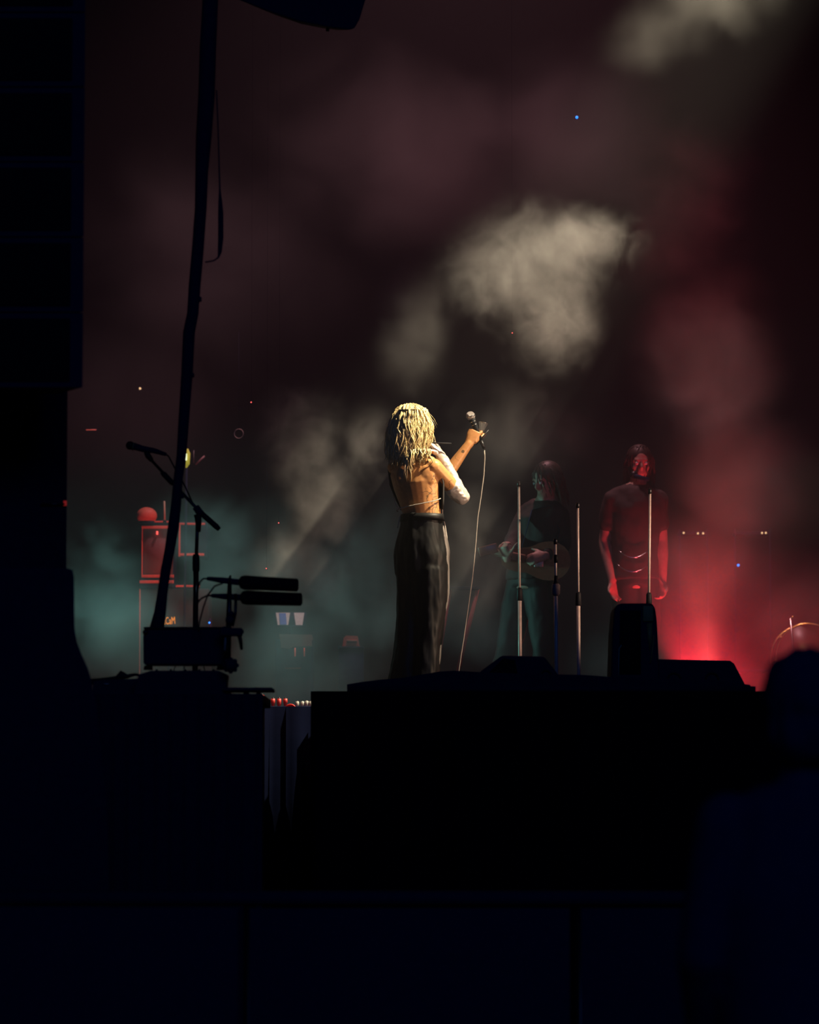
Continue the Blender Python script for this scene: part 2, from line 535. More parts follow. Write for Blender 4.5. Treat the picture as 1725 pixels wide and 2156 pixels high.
def hand(mb, w, d, n, s, sc=1.0, curls=((25, 40, 30),) * 4, tdir=None, tcurl=(20, 30), spread=5):
    w, d, n, s = V(w), V(d).normalized(), V(n).normalized(), V(s).normalized()
    n = (n - d * n.dot(d)).normalized()
    s = (s - d * s.dot(d) - n * s.dot(n)).normalized()
    mb.tube([w - d * 0.02 * sc, w + d * 0.015 * sc, w + d * 0.05 * sc, w + d * 0.088 * sc],
            [(0.026 * sc, 0.020 * sc), (0.031 * sc, 0.019 * sc), (0.040 * sc, 0.017 * sc), (0.041 * sc, 0.013 * sc)], 14, side=s)
    offs = (0.031, 0.011, -0.010, -0.030)
    lens = (0.072, 0.080, 0.075, 0.060)
    for i in range(4):
        p = w + d * (0.078 if i in (1, 2) else 0.072) * sc + s * offs[i] * sc
        pts = [p.copy()]
        a = 0.0
        sp = R(spread * (1.5 - i))
        rr = [0.0098, 0.0090, 0.0080, 0.0066] if i < 3 else [0.0088, 0.0080, 0.0072, 0.0060]
        for k, fr in enumerate((0.46, 0.30, 0.24)):
            a += R(curls[i][k])
            base = (d * math.cos(sp) + s * math.sin(sp)).normalized()
            p = p + (base * math.cos(a) + n * math.sin(a)) * lens[i] * fr * sc
            pts.append(p.copy())
        mb.tube(pts, [x * sc for x in rr], 9)
        for q, x in zip(pts[1:], rr[1:]):
            mb.ball(q, x * sc * 1.06, 2)
    td = V(tdir).normalized() if tdir is not None else (d * 0.62 + s * 0.72 + n * 0.25).normalized()
    p = w + d * 0.022 * sc + s * 0.024 * sc
    pts = [p.copy()]
    for k, (ln, cu) in enumerate(zip((0.040, 0.034, 0.026), (0,) + tuple(tcurl))):
        td = (td * math.cos(R(cu)) + n * math.sin(R(cu)) * 0.8 + d * 0.12).normalized() if cu else td
        p = p + td * ln * sc
        pts.append(p.copy())
    mb.tube(pts, [0.015 * sc, 0.0125 * sc, 0.0105 * sc, 0.0075 * sc], 9)
    mb.ball(pts[-1], 0.008 * sc, 2)


def limb(mb, pts, rs, n=14):
    mb.tube(pts, rs, n)
    for p, r in zip(pts, rs):
        mb.ball(p, r if not isinstance(r, (tuple, list)) else min(r), 2)


def wrinkle(o, amp, sx, sz, seed=0):
    me = o.data
    ns = [v.normal.copy() for v in me.vertices]
    for v, n in zip(me.vertices, ns):
        q = V((v.co.x * sx + seed, v.co.y * sx, v.co.z * sz))
        v.co += n * amp * (mnoise.noise(q) + 0.5 * mnoise.noise(q * 2.1))


# --- the singer
def S(px, py, dy=0.0):
    return P(px, py, SY + dy)


F0 = V((0.40, 0.92, 0)).normalized()
LAT = V((0.92, -0.40, 0)).normalized()            # from her left to her right shoulder
feet = S(882, 1490); feet.z = DECK
singer = empty('person', feet, 'person singing with back turned, blonde shag hair, black wide trousers, silver glove', 'person')

skin = mat('tattooed_skin', (0.64, 0.30, 0.11), 0.42, spec=0.4)
nt = skin.node_tree
bs = nt.nodes['Principled BSDF']
bs.inputs['Subsurface Weight'].default_value = 0.0
base_link = bs.inputs['Base Color'].links[0].from_socket
tc = nt.nodes.new('ShaderNodeTexCoord')
nz = nt.nodes.new('ShaderNodeTexNoise'); nz.inputs['Scale'].default_value = 22; nz.inputs['Detail'].default_value = 1.5
nt.links.new(tc.outputs['Object'], nz.inputs['Vector'])


def mth(op, a, b=None, clamp=False):
    n = nt.nodes.new('ShaderNodeMath'); n.operation = op; n.use_clamp = clamp
    for i, v in enumerate((a, b)):
        if v is None: continue
        if isinstance(v, (int, float)): n.inputs[i].default_value = v
        else: nt.links.new(v, n.inputs[i])
    return n.outputs[0]


line = mth('SUBTRACT', 1.0, mth('MULTIPLY', mth('ABSOLUTE', mth('SUBTRACT', nz.outputs['Fac'], 0.5)), 28.0), clamp=True)
acc = None
for (px, py, dy, r) in ((913, 984, -.14, .028), (926, 1010, -.1, .035), (943, 1022, -.05, .035), (909, 1044, -.1, .045), (916, 1070, -.08, .035),
                        (962, 966, .31, .02), (968, 961, .31, .014), (982, 944, .33, .013), (990, 940, .33, .01)):
    sub = nt.nodes.new('ShaderNodeVectorMath'); sub.operation = 'DISTANCE'
    sub.inputs[1].default_value = S(px, py, dy) - feet
    nt.links.new(tc.outputs['Object'], sub.inputs[0])
    mk = mth('MULTIPLY', mth('SUBTRACT', 1.0, mth('DIVIDE', sub.outputs['Value'], r * 1.5)), 4.0, clamp=True)
    acc = mk if acc is None else mth('MAXIMUM', acc, mk)
bar = nt.nodes.new('ShaderNodeVectorMath'); bar.operation = 'DISTANCE'
bar.inputs[1].default_value = S(975, 950, .29) - feet
nt.links.new(tc.outputs['Object'], bar.inputs[0])
solid = mth('LESS_THAN', bar.outputs['Value'], 0.011)
ink = mth('MAXIMUM', mth('MULTIPLY', line, acc), solid)
mx = nt.nodes.new('ShaderNodeMix'); mx.data_type = 'RGBA'
nt.links.new(mth('MULTIPLY', ink, 0.8), mx.inputs['Factor'])
nt.links.new(base_link, mx.inputs['A'])
mx.inputs['B'].default_value = (0.04, 0.045, 0.03, 1)
nt.links.new(mx.outputs['Result'], bs.inputs['Base Color'])

HC = S(869, 903, 0.04)
HF = V((0.86, 0.5, -0.05)).normalized()
SH_R, EL_R, WR_R = S(912, 984, -0.05), S(970, 1044, 0.07), S(928, 960, 0.13)
SH_L, EL_L, WR_L = S(834, 984, 0.08), S(932, 1012, 0.30), S(988, 934, 0.33)
b = MB()
b.tube([S(888, 1200), S(887, 1160), S(888, 1120), S(889, 1085), S(884, 1055, .0), S(877, 1020, .0), S(872, 990, .01), S(869, 972, .02), S(868, 962, .02)],
       [(0.10, 0.08), (0.118, 0.085), (0.110, 0.085), (0.108, 0.085), (0.116, 0.088), (0.134, 0.095), (0.142, 0.085), (0.11, 0.06), (0.06, 0.045)], 24, side=LAT)
b.tube([S(869, 975, .02), S(869, 950, .03), HC - V((0, 0, 0.03))], [0.055, 0.048, 0.050], 14)
# shoulder blades and shoulders
b.ball(S(900, 1002, -.085), (0.045, 0.016, 0.065), 2)
b.ball(S(850, 1002, -.045), (0.045, 0.020, 0.065), 2)
b.tube([S(868, 966, .02), SH_R + V((-.01, 0, .015))], [0.05, 0.046], 12)
b.tube([S(868, 966, .02), SH_L + V((.01, 0, .015))], [0.05, 0.046], 12)
limb(b, [SH_R, SH_R.lerp(EL_R, .4), SH_R.lerp(EL_R, .8), EL_R], [0.052, 0.047, 0.040, 0.036])
limb(b, [EL_R, EL_R.lerp(WR_R, .3), WR_R], [0.036, 0.034, 0.023])
limb(b, [SH_L, SH_L.lerp(EL_L, .5), EL_L], [0.050, 0.042, 0.035])
limb(b, [EL_L, EL_L.lerp(WR_L, .3), WR_L], [0.035, 0.037, 0.024])
head(b, HC, HF)
# right hand at the mouth (fingers towards the face), left hand round the raised microphone
RH = dict(d=V((-0.50, 0.15, 0.85)), n=V((-0.75, 0.55, -0.3)), s=V((-0.3, -0.9, 0.1)), sc=0.92)
rh_args = dict(sc=0.92, curls=((35, 55, 30), (40, 55, 30), (55, 60, 35), (62, 60, 35)), tcurl=(15, 15))
hand(b, WR_R, RH['d'], RH['n'], RH['s'], **rh_args)
LD, LN, LS = V((0.42, 0.12, 0.9)), V((0.15, 1.0, 0.1)), V((0.9, 0, -0.42))
hand(b, WR_L, LD, LN, LS, sc=0.95, curls=((30, 65, 40), (45, 70, 40), (55, 70, 40), (60, 70, 40)), tdir=V((0.75, 0.5, 0.55)), tcurl=(10, 10))
# legs and feet inside the trousers
for (hx, kx, ax, dy) in ((904, 906, 898, -.06), (870, 866, 852, .06)):
    limb(b, [S(hx, 1190, dy), S(kx, 1330, dy), S(ax, 1462, dy)], [0.066, 0.048, 0.034])
body = b.build('body', skin, singer, remesh=0.0048, smooth_iter=3)
eyes(singer, HC, HF, 1.0, PAPER)

# glove on the right arm: from the middle of the upper arm over the elbow to the knuckles
g = MB()
GT = SH_R.lerp(EL_R, .72)
gp = [GT, SH_R.lerp(EL_R, .86), EL_R]
limb(g, [GT, SH_R.lerp(EL_R, .86), EL_R + V((0.006, 0, -0.006))], [0.050, 0.049, 0.046], 18)
pts = [EL_R.lerp(WR_R, t) for t in [i / 14 for i in range(15)]]
rs = [0.045 - 0.013 * (i / 14) + 0.0022 * math.sin(i * 2.1) for i in range(15)]
limb(g, pts, rs, 18)
hand(g, WR_R, RH['d'], RH['n'], RH['s'], sc=0.99, curls=((35, 55, 30), (40, 55, 30), (55, 60, 35), (62, 60, 35)), tcurl=(15, 15))
glove = g.build('glove', GLOVE, singer, remesh=0.0048, smooth_iter=1)
wrinkle(glove, 0.0035, 22, 34)
tag(glove, 'long silver satin glove')

# trousers
t = MB()
HL = V((0.85, -0.52, 0)).normalized()
def ell(hw, dep): return (hw / 382 * 1.02, dep)
t.tube([S(889, 1083), S(888, 1110), S(886, 1140), S(886, 1170), S(888, 1205), S(889, 1225)],
       [(0.121, 0.100), (0.128, 0.105), (0.145, 0.115), (0.160, 0.118), (0.158, 0.112), (0.13, 0.09)], 28, side=HL)
t.tube([S(902, 1150, -.02), S(905, 1205, -.04), S(907, 1250, -.05), S(906, 1310, -.05), S(902, 1360, -.05), S(899, 1420, -.05), S(895, 1484, -.05)],
       [(.06, .06), (.100, .098), (.094, .095), (.078, .09), (.072, .095), (.075, .11), (.085, .13)], 24, side=(1, 0, 0))
t.tube([S(874, 1150, .02), S(872, 1205, .04), S(870, 1250, .05), S(867, 1310, .05), S(862, 1360, .05), S(855, 1420, .05), S(849, 1484, .05)],
       [(.06, .06), (.100, .098), (.092, .095), (.085, .09), (.085, .10), (.092, .115), (.105, .14)], 24, side=(1, 0, 0))
trou = t.build('trousers', SATIN, singer, remesh=0.007, smooth_iter=10)
wrinkle(trou, 0.010, 13, 1.6, 3.0)
wrinkle(trou, 0.004, 30, 9, 8.0)
tag(trou, 'high waisted black satin wide leg trousers')
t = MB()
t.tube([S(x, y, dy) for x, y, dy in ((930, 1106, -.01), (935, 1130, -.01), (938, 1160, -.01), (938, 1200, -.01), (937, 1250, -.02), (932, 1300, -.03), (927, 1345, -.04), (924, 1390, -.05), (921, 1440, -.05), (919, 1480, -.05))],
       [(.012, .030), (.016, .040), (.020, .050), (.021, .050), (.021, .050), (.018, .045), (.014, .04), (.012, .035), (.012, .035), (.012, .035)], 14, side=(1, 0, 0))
so = t.build('lit_side_stripe', LIT_STRIPE, singer, remesh=0.006, smooth_iter=3)  # lit right edge of the trousers put into a paler strip
wrinkle(so, 0.008, 16, 7, 2.0)
tag(so, 'satin side stripe, paler to stand in for the lit trouser edge')
t = MB(); t.tube([S(889, 1098), S(889, 1083)], [(0.1295, 0.1085), (0.1245, 0.1035)], 30, side=HL)
t.build('waistband', SATIN, singer)
for i, (ax, dy) in enumerate(((897, -.06), (852, .05))):
    c = S(ax, 1490, dy); c.z = DECK
    Mx, L_, F, U = basis((0.8, 0.6, 0))
    MB().tube([c + U * .10 - F * .02, c + U * .05, c + U * .03 + F * .08, c + U * .022 + F * .17], [(.036, .04), (.040, .045), (.042, .028), (.028, .018)], 14, side=L_).box(c + V((0, 0, .006)) + F * .07, (.08, .22, .012), Mx.to_4x4(), .004).build('boot', BLACK, singer)
# backless top: front cloth, strap round the back, ties
t = MB()
n = 24
rows = []
for (px, py, dy, ra, rb) in ((872, 985, .01, .160, .098), (877, 1020, .0, .162, .112), (884, 1055, 0, .140, .106), (888, 1072, 0, .126, .098)):
    c = S(px, py, dy)
    rows.append([t.bm.verts.new(c + LAT * math.cos(a) * ra + F0 * math.sin(a) * rb) for a in [math.pi * (i / n) for i in range(n + 1)]])
for i in range(3):
    for k in range(n):
        t.bm.faces.new((rows[i][k], rows[i][k + 1], rows[i + 1][k + 1], rows[i + 1][k]))
top = t.build('halter_top', SHEER, singer)
sd = top.modifiers.new('s', 'SOLIDIFY'); sd.thickness = 0.004
t = MB()
sp = []
for i in range(17):
    u = i / 16
    a = math.pi + math.pi * u           # round the back from left to right
    c = S(884 - 2 * u, 1075 - 24 * u ** 1.6, 0)
    sp.append(c - LAT * math.cos(a) * -0.132 + F0 * math.sin(a) * 0.100)
t.tube(sp, 0.0028, 6)
t.build('back_strap', STRAPM, singer)
MB().tube([S(832, 1000, .10), S(829, 1024, .10), S(829, 1045, .1), S(833, 1062, .09), S(843, 1074, .06), S(856, 1078, -.02)], 0.0022, 6).build('neck_tie', STRAPM, singer)
MB().tube([S(843, 1086, -.02), S(840, 1098, -.02), S(837, 1112, -.02)], 0.0018, 6).build('waist_tie', STRAPM, singer)
MB().tube([S(926, 1046, .06), S(931, 1060, .06), S(932, 1085, .06), S(937, 1105, .05), S(941, 1130, .04), S(943, 1160, .02)], 0.0035, 6).build('side_ribbon', STRAPM, singer)

# hair: a cap and many separate wavy locks
HAIR = mat('blonde_hair', (0.80, 0.62, 0.30), 0.36, spec=0.6, bscale=90)
rnd = random.Random(5)
Mx, L_, HFv, U = basis(HF)
h = MB()
h.ball(HC + V((0, 0, .03)) - HFv * .022, (0.088, 0.100, 0.095), 3, Mx.to_4x4())
cnt = 0
while cnt < 1300:
    d = V((rnd.gauss(0, 1), rnd.gauss(0, 1), rnd.gauss(0, 1))).normalized()
    f, up = d.dot(HFv), d.dot(U)
    if up < -0.35 or (f > 0.45 and up < 0.55):
        continue
    cnt += 1
    out = (d - U * d.dot(U))
    out = out.normalized() if out.length > 1e-3 else V((1, 0, 0))
    root = HC + U * .028 - HFv * .015 + L_ * d.dot(L_) * .080 + HFv * f * .094 + U * up * .092
    fall = rnd.uniform(0.13, 0.24) + 0.05 * up
    if f > 0.3: fall *= 0.7
    vol = rnd.uniform(0.014, 0.040)
    ph, fq = rnd.uniform(0, 6.28), rnd.uniform(6, 12)
    am = rnd.uniform(0.007, 0.018)
    side = out.cross(U)
    pts = []
    for k in range(11):
        u = k / 10
        q = root + out * vol * math.sin(min(1, u * 1.5) * math.pi * .5) * (1.0 - .35 * u) + U * (0.028 * math.sin(min(1, u * 3) * math.pi) * max(0.2, up + .2)) - U * fall * u ** 1.35
        q += side * am * math.sin(ph + fq * u) * (0.3 + u) + out * am * 0.8 * math.cos(ph * 1.7 + fq * u) * (0.3 + u)
        # cascade over the crown
        q += out * 0.040 * max(0, up) * min(1, u * 1.8)
        pts.append(q)
    r0 = rnd.choice((0.0022, 0.003, 0.0045, 0.0065))
    h.tube(pts, [r0 * .9, r0, r0 * 1.1, r0 * 1.1, r0 * 1.1, r0 * 1.05, r0, r0 * .9, r0 * .7, r0 * .45, r0 * .15], 4, cap=False)
# fine flyaways round the outline
for i in range(170):
    d = V((rnd.gauss(0, 1), rnd.gauss(0, 1), rnd.gauss(0, 1))).normalized()
    if d.dot(U) < -0.3 or d.dot(HFv) > 0.5:
        continue
    o_ = (d - U * d.dot(U)).normalized()
    q0 = HC + U * .028 + d * .10
    e_ = rnd.uniform(.02, .055); ph = rnd.uniform(0, 6)
    h.tube([q0 + d * .028 * u + o_ * e_ * u - U * .09 * u * u + o_.cross(U) * .012 * math.sin(ph + 4 * u) for u in (0, .25, .5, .75, 1)], [.0012, .0011, .001, .0008, .0003], 3, cap=False)
# long tips down the back
for i in range(46):
    x0 = rnd.uniform(822, 905); dy = rnd.uniform(-.09, -.05) if x0 > 850 else rnd.uniform(-.03, .03)
    ln = rnd.uniform(20, 62) if 838 < x0 < 872 else rnd.uniform(8, 30)
    sx = rnd.uniform(-6, 10)
    h.tube([S(x0 + sx * u + 2.5 * math.sin(u * 7 + i), 945 + ln * u * 1.0 + 12 * u, dy - .02 * math.sin(u * 3)) for u in [k / 7 for k in range(8)]],
           [0.004, .0045, .0045, .004, .0035, .003, .002, .0006], 4, cap=False)
hair = h.build('hair', HAIR, singer)
tag(hair, 'wavy blonde shoulder length hair')

# --- microphone held up in the left hand, its cable, the glass, the thin black holder
mic = empty('microphone', S(1004, 908, .345), 'silver ball microphone held up in the raised bare hand', 'microphone')
A, B_ = S(991, 876, .345), S(1018, 940, .345)
ax = (B_ - A).normalized()
MB().ball(A, 0.0265, 3).build('grille', mat('mic_grille', (0.85, 0.75, 0.72), 0.35, 0.35, bump=1.0, bscale=700), mic)
MB().ring(A + ax * 0.004, ax, 0.0268, 0.0022).build('grille_band', CHROME, mic)
MB().tube([A + ax * .022, A + ax * .035, A + ax * .07, A + ax * .15], [0.021, 0.0165, 0.0155, 0.011], 18).build('handle', RUBBER, mic)
MB().ring(A + ax * .036, ax, 0.0165, 0.0022).ring(A + ax * .055, ax, 0.0160, 0.002).build('ring', CHROME, mic)
MB().tube([A + ax * .15, A + ax * .20], [0.0105, 0.009], 14).build('connector', DMETAL, mic)
cp = [(1020, 948), (1021, 962), (1019, 1000), (1013, 1045), (1006, 1090), (1003, 1130), (1000, 1165), (995, 1215), (989, 1258), (983, 1300), (977, 1342), (971, 1380), (966, 1415), (961, 1455)]
cpts = [S(x + 0.0, y, .35 - .0 * i) for i, (x, y) in enumerate(cp)] + [V((S(955, 1480, .35).x, SY + .35, DECK + .01)), V((S(930, 1480, .5).x, SY + .6, DECK + .01))]
cab = MB().tube(cpts, 0.0036, 8).build('microphone_cable', mat('pale_cable', (0.42, 0.38, 0.33), 0.5))
tag(cab, 'thin microphone cable hanging from the raised hand down to the deck', 'cable')

gl = empty('cocktail_glass', S(1014, 910, .37), 'small clear faceted glass held beside the raised silver microphone', 'glass')
GLASS = mat('clear_glass', (0.95, 0.93, 0.9), 0.05, trans=0.85, spec=0.8)
def cone(pa, pb, ra, rb, n, m, name, rt=0.0025):
    t = MB(); t.tube([pa, pb], [ra, rb], n, cap=False)
    o = t.build(name, m, gl, smooth=False)
    sd = o.modifiers.new('s', 'SOLIDIFY'); sd.thickness = rt
    return o
cone(S(1012, 916, .37), S(1018, 890, .37), 0.006, 0.027, 8, GLASS, 'bowl')
MB().ring(S(1018, 890, .37), S(1018, 890, .37) - S(1012, 916, .37), 0.027, 0.0013, n=16).build('rim', CHROME, gl)
MB().bar(S(1012, 916, .37), S(1015, 924, .37), 0.004).build('stem', GLASS, gl)
MB().tube([S(1003, 936, .36), S(1016, 921, .36), S(1029, 906, .36)], [(0.004, .02), (0.004, .03), (0.004, .02)], 12, side=(0.7, 0, -0.7)).build('foot', DMETAL, gl)

st = MB().tube([S(900, 932, .10), S(951, 934, .10)], 0.0045, 10).build('cigarette_holder', RUBBER)
tag(st, 'slim black holder at the lips in the gloved hand', 'holder')


# --- musicians behind
def musician(name_label, hc, HFd, neck, shL, elL, wrL, shR, elR, wrR, waist, pelvis, legs, lat, hands, s=1.0, long_sleeve=False, hair_len=0.2):
    base = V((pelvis.x, pelvis.y, DECK))
    root = empty('person', base, name_label, 'person')
    b = MB()
    chest = neck.lerp(waist, 0.42)
    b.tube([pelvis - V((0, 0, .08)), pelvis, waist, chest, neck - V((0, 0, .05)), neck],
           [(.13, .10), (.165, .12), (.14, .105), (.17, .12), (.13, .08), (.06, .055)], 20, side=lat)
    b.tube([neck - V((0, 0, .04)), hc - V((0, 0, .04))], [.058, .055], 12)
    head(b, hc, HFd, s=s)
    for sh, el, wr in ((shL, elL, wrL), (shR, elR, wrR)):
        b.tube([neck - V((0, 0, .05)), sh], [.06, .055], 12)
        limb(b, [sh, sh.lerp(el, .5), el], [.058, .048, .040])
        limb(b, [el, el.lerp(wr, .3), wr], [.040, .042, .027])
    for (w_, d, n, sd, cu) in hands:
        hand(b, w_, d, n, sd, curls=cu)
    for pts in legs:
        limb(b, pts, [.085, .055, .04])
    bd = b.build('body', SKIN2, root, remesh=0.009, smooth_iter=3)
    eyes(root, hc, HFd, s, PAPER)
    c = MB()
    c.tube([pelvis - V((0, 0, .02)), pelvis, waist, chest, neck - V((0, 0, .05)), neck - V((0, 0, .02))],
           [(.18, .135), (.178, .135), (.158, .12), (.185, .135), (.15, .095), (.09, .07)], 20, side=lat)
    for sh, el, wr in ((shL, elL, wrL), (shR, elR, wrR)):
        c.tube([neck - V((0, 0, .05)), sh], [.072, .068], 12)
        if long_sleeve:
            limb(c, [sh, sh.lerp(el, .5), el], [.070, .062, .055])
            limb(c, [el, wr.lerp(el, .1)], [.055, .042])
        else:
            limb(c, [sh, sh.lerp(el, .6)], [.070, .064])
    sh_ = c.build('shirt', SHIRT, root, remesh=0.012, smooth_iter=4)
    wrinkle(sh_, 0.010, 12, 9, 1.0)
    c = MB()
    c.tube([pelvis - V((0, 0, .06)), pelvis + V((0, 0, .04))], [(.165, .125), (.172, .13)], 20, side=lat)
    for pts in legs:
        limb(c, [pts[0], pts[1], pts[2] + V((0, 0, .02))], [.105, .078, .068])
    tr = c.build('trousers', JEANS, root, remesh=0.012, smooth_iter=3)
    wrinkle(tr, 0.008, 12, 8, 5.0)
    for pts in legs:
        a = V((pts[2].x, pts[2].y, DECK))
        Mx_, L2, F2, U2 = basis((HFd[0], HFd[1], 0))
        MB().tube([a + U2 * .10 - F2 * .02, a + U2 * .05 + F2 * .02, a + U2 * .035 + F2 * .10, a + U2 * .025 + F2 * .18], [.045, .048, (.045, .034), (.03, .022)], 12, side=L2).build('shoe', BLACK, root)
    hm = MB()
    Mx_, L2, F2, U2 = basis(HFd)
    hm.ball(hc + U2 * .035 - F2 * .02, (.086, .098, .09), 3, Mx_.to_4x4())
    r2 = random.Random(3)
    k = 0
    while k < 260:
        d = V((r2.gauss(0, 1), r2.gauss(0, 1), r2.gauss(0, 1))).normalized()
        if d.dot(U2) < -.2 or (d.dot(F2) > .12 and d.dot(U2) < .85):
            continue
        k += 1
        out = (d - U2 * d.dot(U2)).normalized()
        rt = hc + U2 * .03 + L2 * d.dot(L2) * .08 + F2 * d.dot(F2) * .09 + U2 * d.dot(U2) * .09
        ln = r2.uniform(.6, 1) * hair_len
        hm.tube([rt + out * .018 * math.sin(u * 2.2) - U2 * ln * u ** 1.2 + out * .03 * max(0, d.dot(U2)) * min(1, 2 * u) + L2 * .008 * math.sin(9 * u + k) for u in (0, .2, .4, .6, .8, 1)],
                [.005, .006, .006, .005, .004, .001], 4, cap=False)
    hm.build('hair', DHAIR, root)
    return root


YB = 24.0
q = lambda x, y, dy=0.0: P(x, y, YB + dy)
relax = ((18, 25, 15),) * 4
mB = musician('person lit red standing behind the tall upright black speaker', q(1347, 975), (0.1, -0.97, -0.2), q(1342, 1015),
              q(1290, 1052), q(1273, 1142, .03), q(1289, 1222, -.08), q(1385, 1052), q(1394, 1140), q(1396, 1222, -.06),
              q(1338, 1150), q(1338, 1215), [[q(1318, 1235), q(1316, 1375), q(1312, 1500)], [q(1360, 1235), q(1364, 1375), q(1368, 1500)]], V((1, 0, 0)),
              [(q(1289, 1226, -.08), (0.15, -.1, -1), (0.6, -.6, 0), (0.2, -1, 0), relax), (q(1396, 1226, -.06), (-0.05, -.1, -1), (-0.7, -.5, 0), (-0.1, -1, 0), ((30, 45, 25),) * 4)],
              hair_len=.26)
t = MB()
for (y0, sag, x0, x1) in ((1160, 14, 1304, 1364), (1188, 16, 1300, 1366)):
    t.tube([q(x0 + (x1 - x0) * u, y0 + sag * 4 * u * (1 - u), -.145 - .02 * math.sin(u * 3.14)) for u in [k / 10 for k in range(11)]], .004, 6)
t.build('chain', CHROME, mB)
mcB = empty('microphone', q(1338, 1012, -.14), 'small dark microphone in front of the red lit face', 'microphone')
MB().ball(q(1335, 1000, -.16), .026, 3).build('grille', DMETAL, mcB)
MB().tube([q(1337, 1002, -.17), q(1366, 1010, -.22)], [.017, .012], 12).build('handle', BLACK, mcB)

YA = 23.0
q2 = lambda x, y, dy=0.0: P(x, y, YA + dy)
mA = musician('person in dark clothes playing a guitar, legs wide, lit red from behind', q2(1152, 1012, -.05), (-0.75, -0.6, -0.35), q2(1148, 1048),
              q2(1112, 1080, .1), q2(1075, 1150, -.05), q2(1068, 1175, -.25), q2(1178, 1085, -.02), q2(1186, 1150, -.08), q2(1150, 1168, -.24),
              q2(1133, 1165), q2(1118, 1215), [[q2(1098, 1235, .05), q2(1070, 1365, .02), q2(1044, 1488, .0)], [q2(1136, 1235, -.03), q2(1146, 1365, -.1), q2(1146, 1488, -.05)]], V((0.75, -0.6, 0)),
              [(q2(1068, 1177, -.25), (-.3, -.3, .8), (.5, .6, .2), (.8, -.5, .3), ((50, 60, 40),) * 4), (q2(1150, 1170, -.24), (-.9, -.2, -.2), (0, .9, -.3), (0, -.3, .9), ((25, 45, 25),) * 4)],
              long_sleeve=True, hair_len=.22)
ga = empty('electric_guitar', q2(1120, 1185, -.22), 'electric guitar slung across the musician with legs apart', 'guitar')
t = MB()
out_ = []
for i in range(30):
    a = i / 30 * 2 * math.pi
    rr = 0.155 + 0.035 * math.cos(2 * a) + 0.02 * math.cos(a) - 0.02 * math.cos(3 * a)
    out_.append(q2(1128, 1180, -.22) + V((1, -.2, -.05)) * rr * 1.15 * math.cos(a) + V((0.05, 0, 1)) * rr * .85 * math.sin(a))
t.prism(out_, (0.0, 0.045, 0.0))
auto_sharp(t.build('guitar_body', GUITARM, ga))
MB().tube([q2(1105, 1177, -.235), q2(1035, 1160, -.26)], [(.028, .012), (.022, .010)], 8, side=(0, 0, 1)).build('neck', WOODR, ga)
MB().box(q2(1028, 1158, -.265), (.12, .02, .06), Matrix.Rotation(R(-14), 4, 'Y'), .006).build('headstock', GUITARM, ga)
MB().tube([q2(1160, 1178, -.24), q2(1178, 1120, -.14), q2(1160, 1065, -.1), q2(1120, 1075, -.1), q2(1100, 1150, -.2)], [(.02, .003)] * 5, 8, side=(0, 1, 0)).build('strap', BLACK, ga)
MB().box(q2(1135, 1181, -.25), (.06, .012, .08), None, .003).build('pickup', CHROME, ga)
# ------------------------------------------------------------------ microphone stands on the thrust
def straight_stand(pxt, pyt, pxb, pyb, Y, label, clutch_y, m=None, r=0.008, top=None):
    m = m or STEELP
    bt = P(pxb, pyb, Y); base = V((bt.x, Y, DECK))
    root = empty('microphone_stand', base, label, 'stand', 'straight microphone stands at the right')
    T = P(pxt, pyt, Y); Cp = P(pxt + (pxb - pxt) * (clutch_y - pyt) / max(1, pyb - pyt), clutch_y, Y)
    MB().bar(base + V((0, 0, .02)), Cp, r * 1.35, n=12).build('lower_tube', m, root)
    MB().bar(Cp, T, r * .85, n=12).build('upper_tube', m, root)
    MB().tube([Cp - V((0, 0, .035)), Cp - V((0, 0, .03)), Cp + V((0, 0, .03)), Cp + V((0, 0, .04))], [r * 1.5, r * 2.1, r * 1.9, r * 1.2], 12).build('clutch', RUBBER, root)
    MB().tube([base, base + V((0, 0, .012)), base + V((0, 0, .03))], [.13, .13, .03], 28).build('base', BLACK, root)
    MB().tube([T, T + V((0, 0, .02)), T + V((0, 0, .03))], [r * 1.3, r * 1.3, r], 10).build('thread_cap', DMETAL, root)
    return root


s1 = straight_stand(1093, 1025, 1096, 1440, 20.6, 'thin pale stand rising behind the low wedge monitor at its left half', 1252)
s2 = straight_stand(1217, 1070, 1219, 1440, 19.6, 'thin pale stand between the wedge monitor and the tall speaker', 1262)
s3 = straight_stand(1369, 1040, 1365, 1450, 19.8, 'thin pale stand in front of the red lit standing person', 1263)
s4 = straight_stand(1170, 1146, 1172, 1440, 19.2, 'two stage stand with dark grips beside the guitarist', 1240, m=STEELP)
for (y0, y1) in ((1168, 1185), (1212, 1232)):
    MB().bar(P(1171, y0, 19.2), P(1171, y1, 19.2), .011, n=12).build('grip', RUBBER, s4)
MB().tube([P(1171, 1228, 19.2), P(1171, 1232, 19.2), P(1171, 1250, 19.2), P(1171, 1255, 19.2)], [.012, .022, .022, .012], 14).build('clamp', mat('grey_clamp', (0.3, .22, .2), .6), s4)

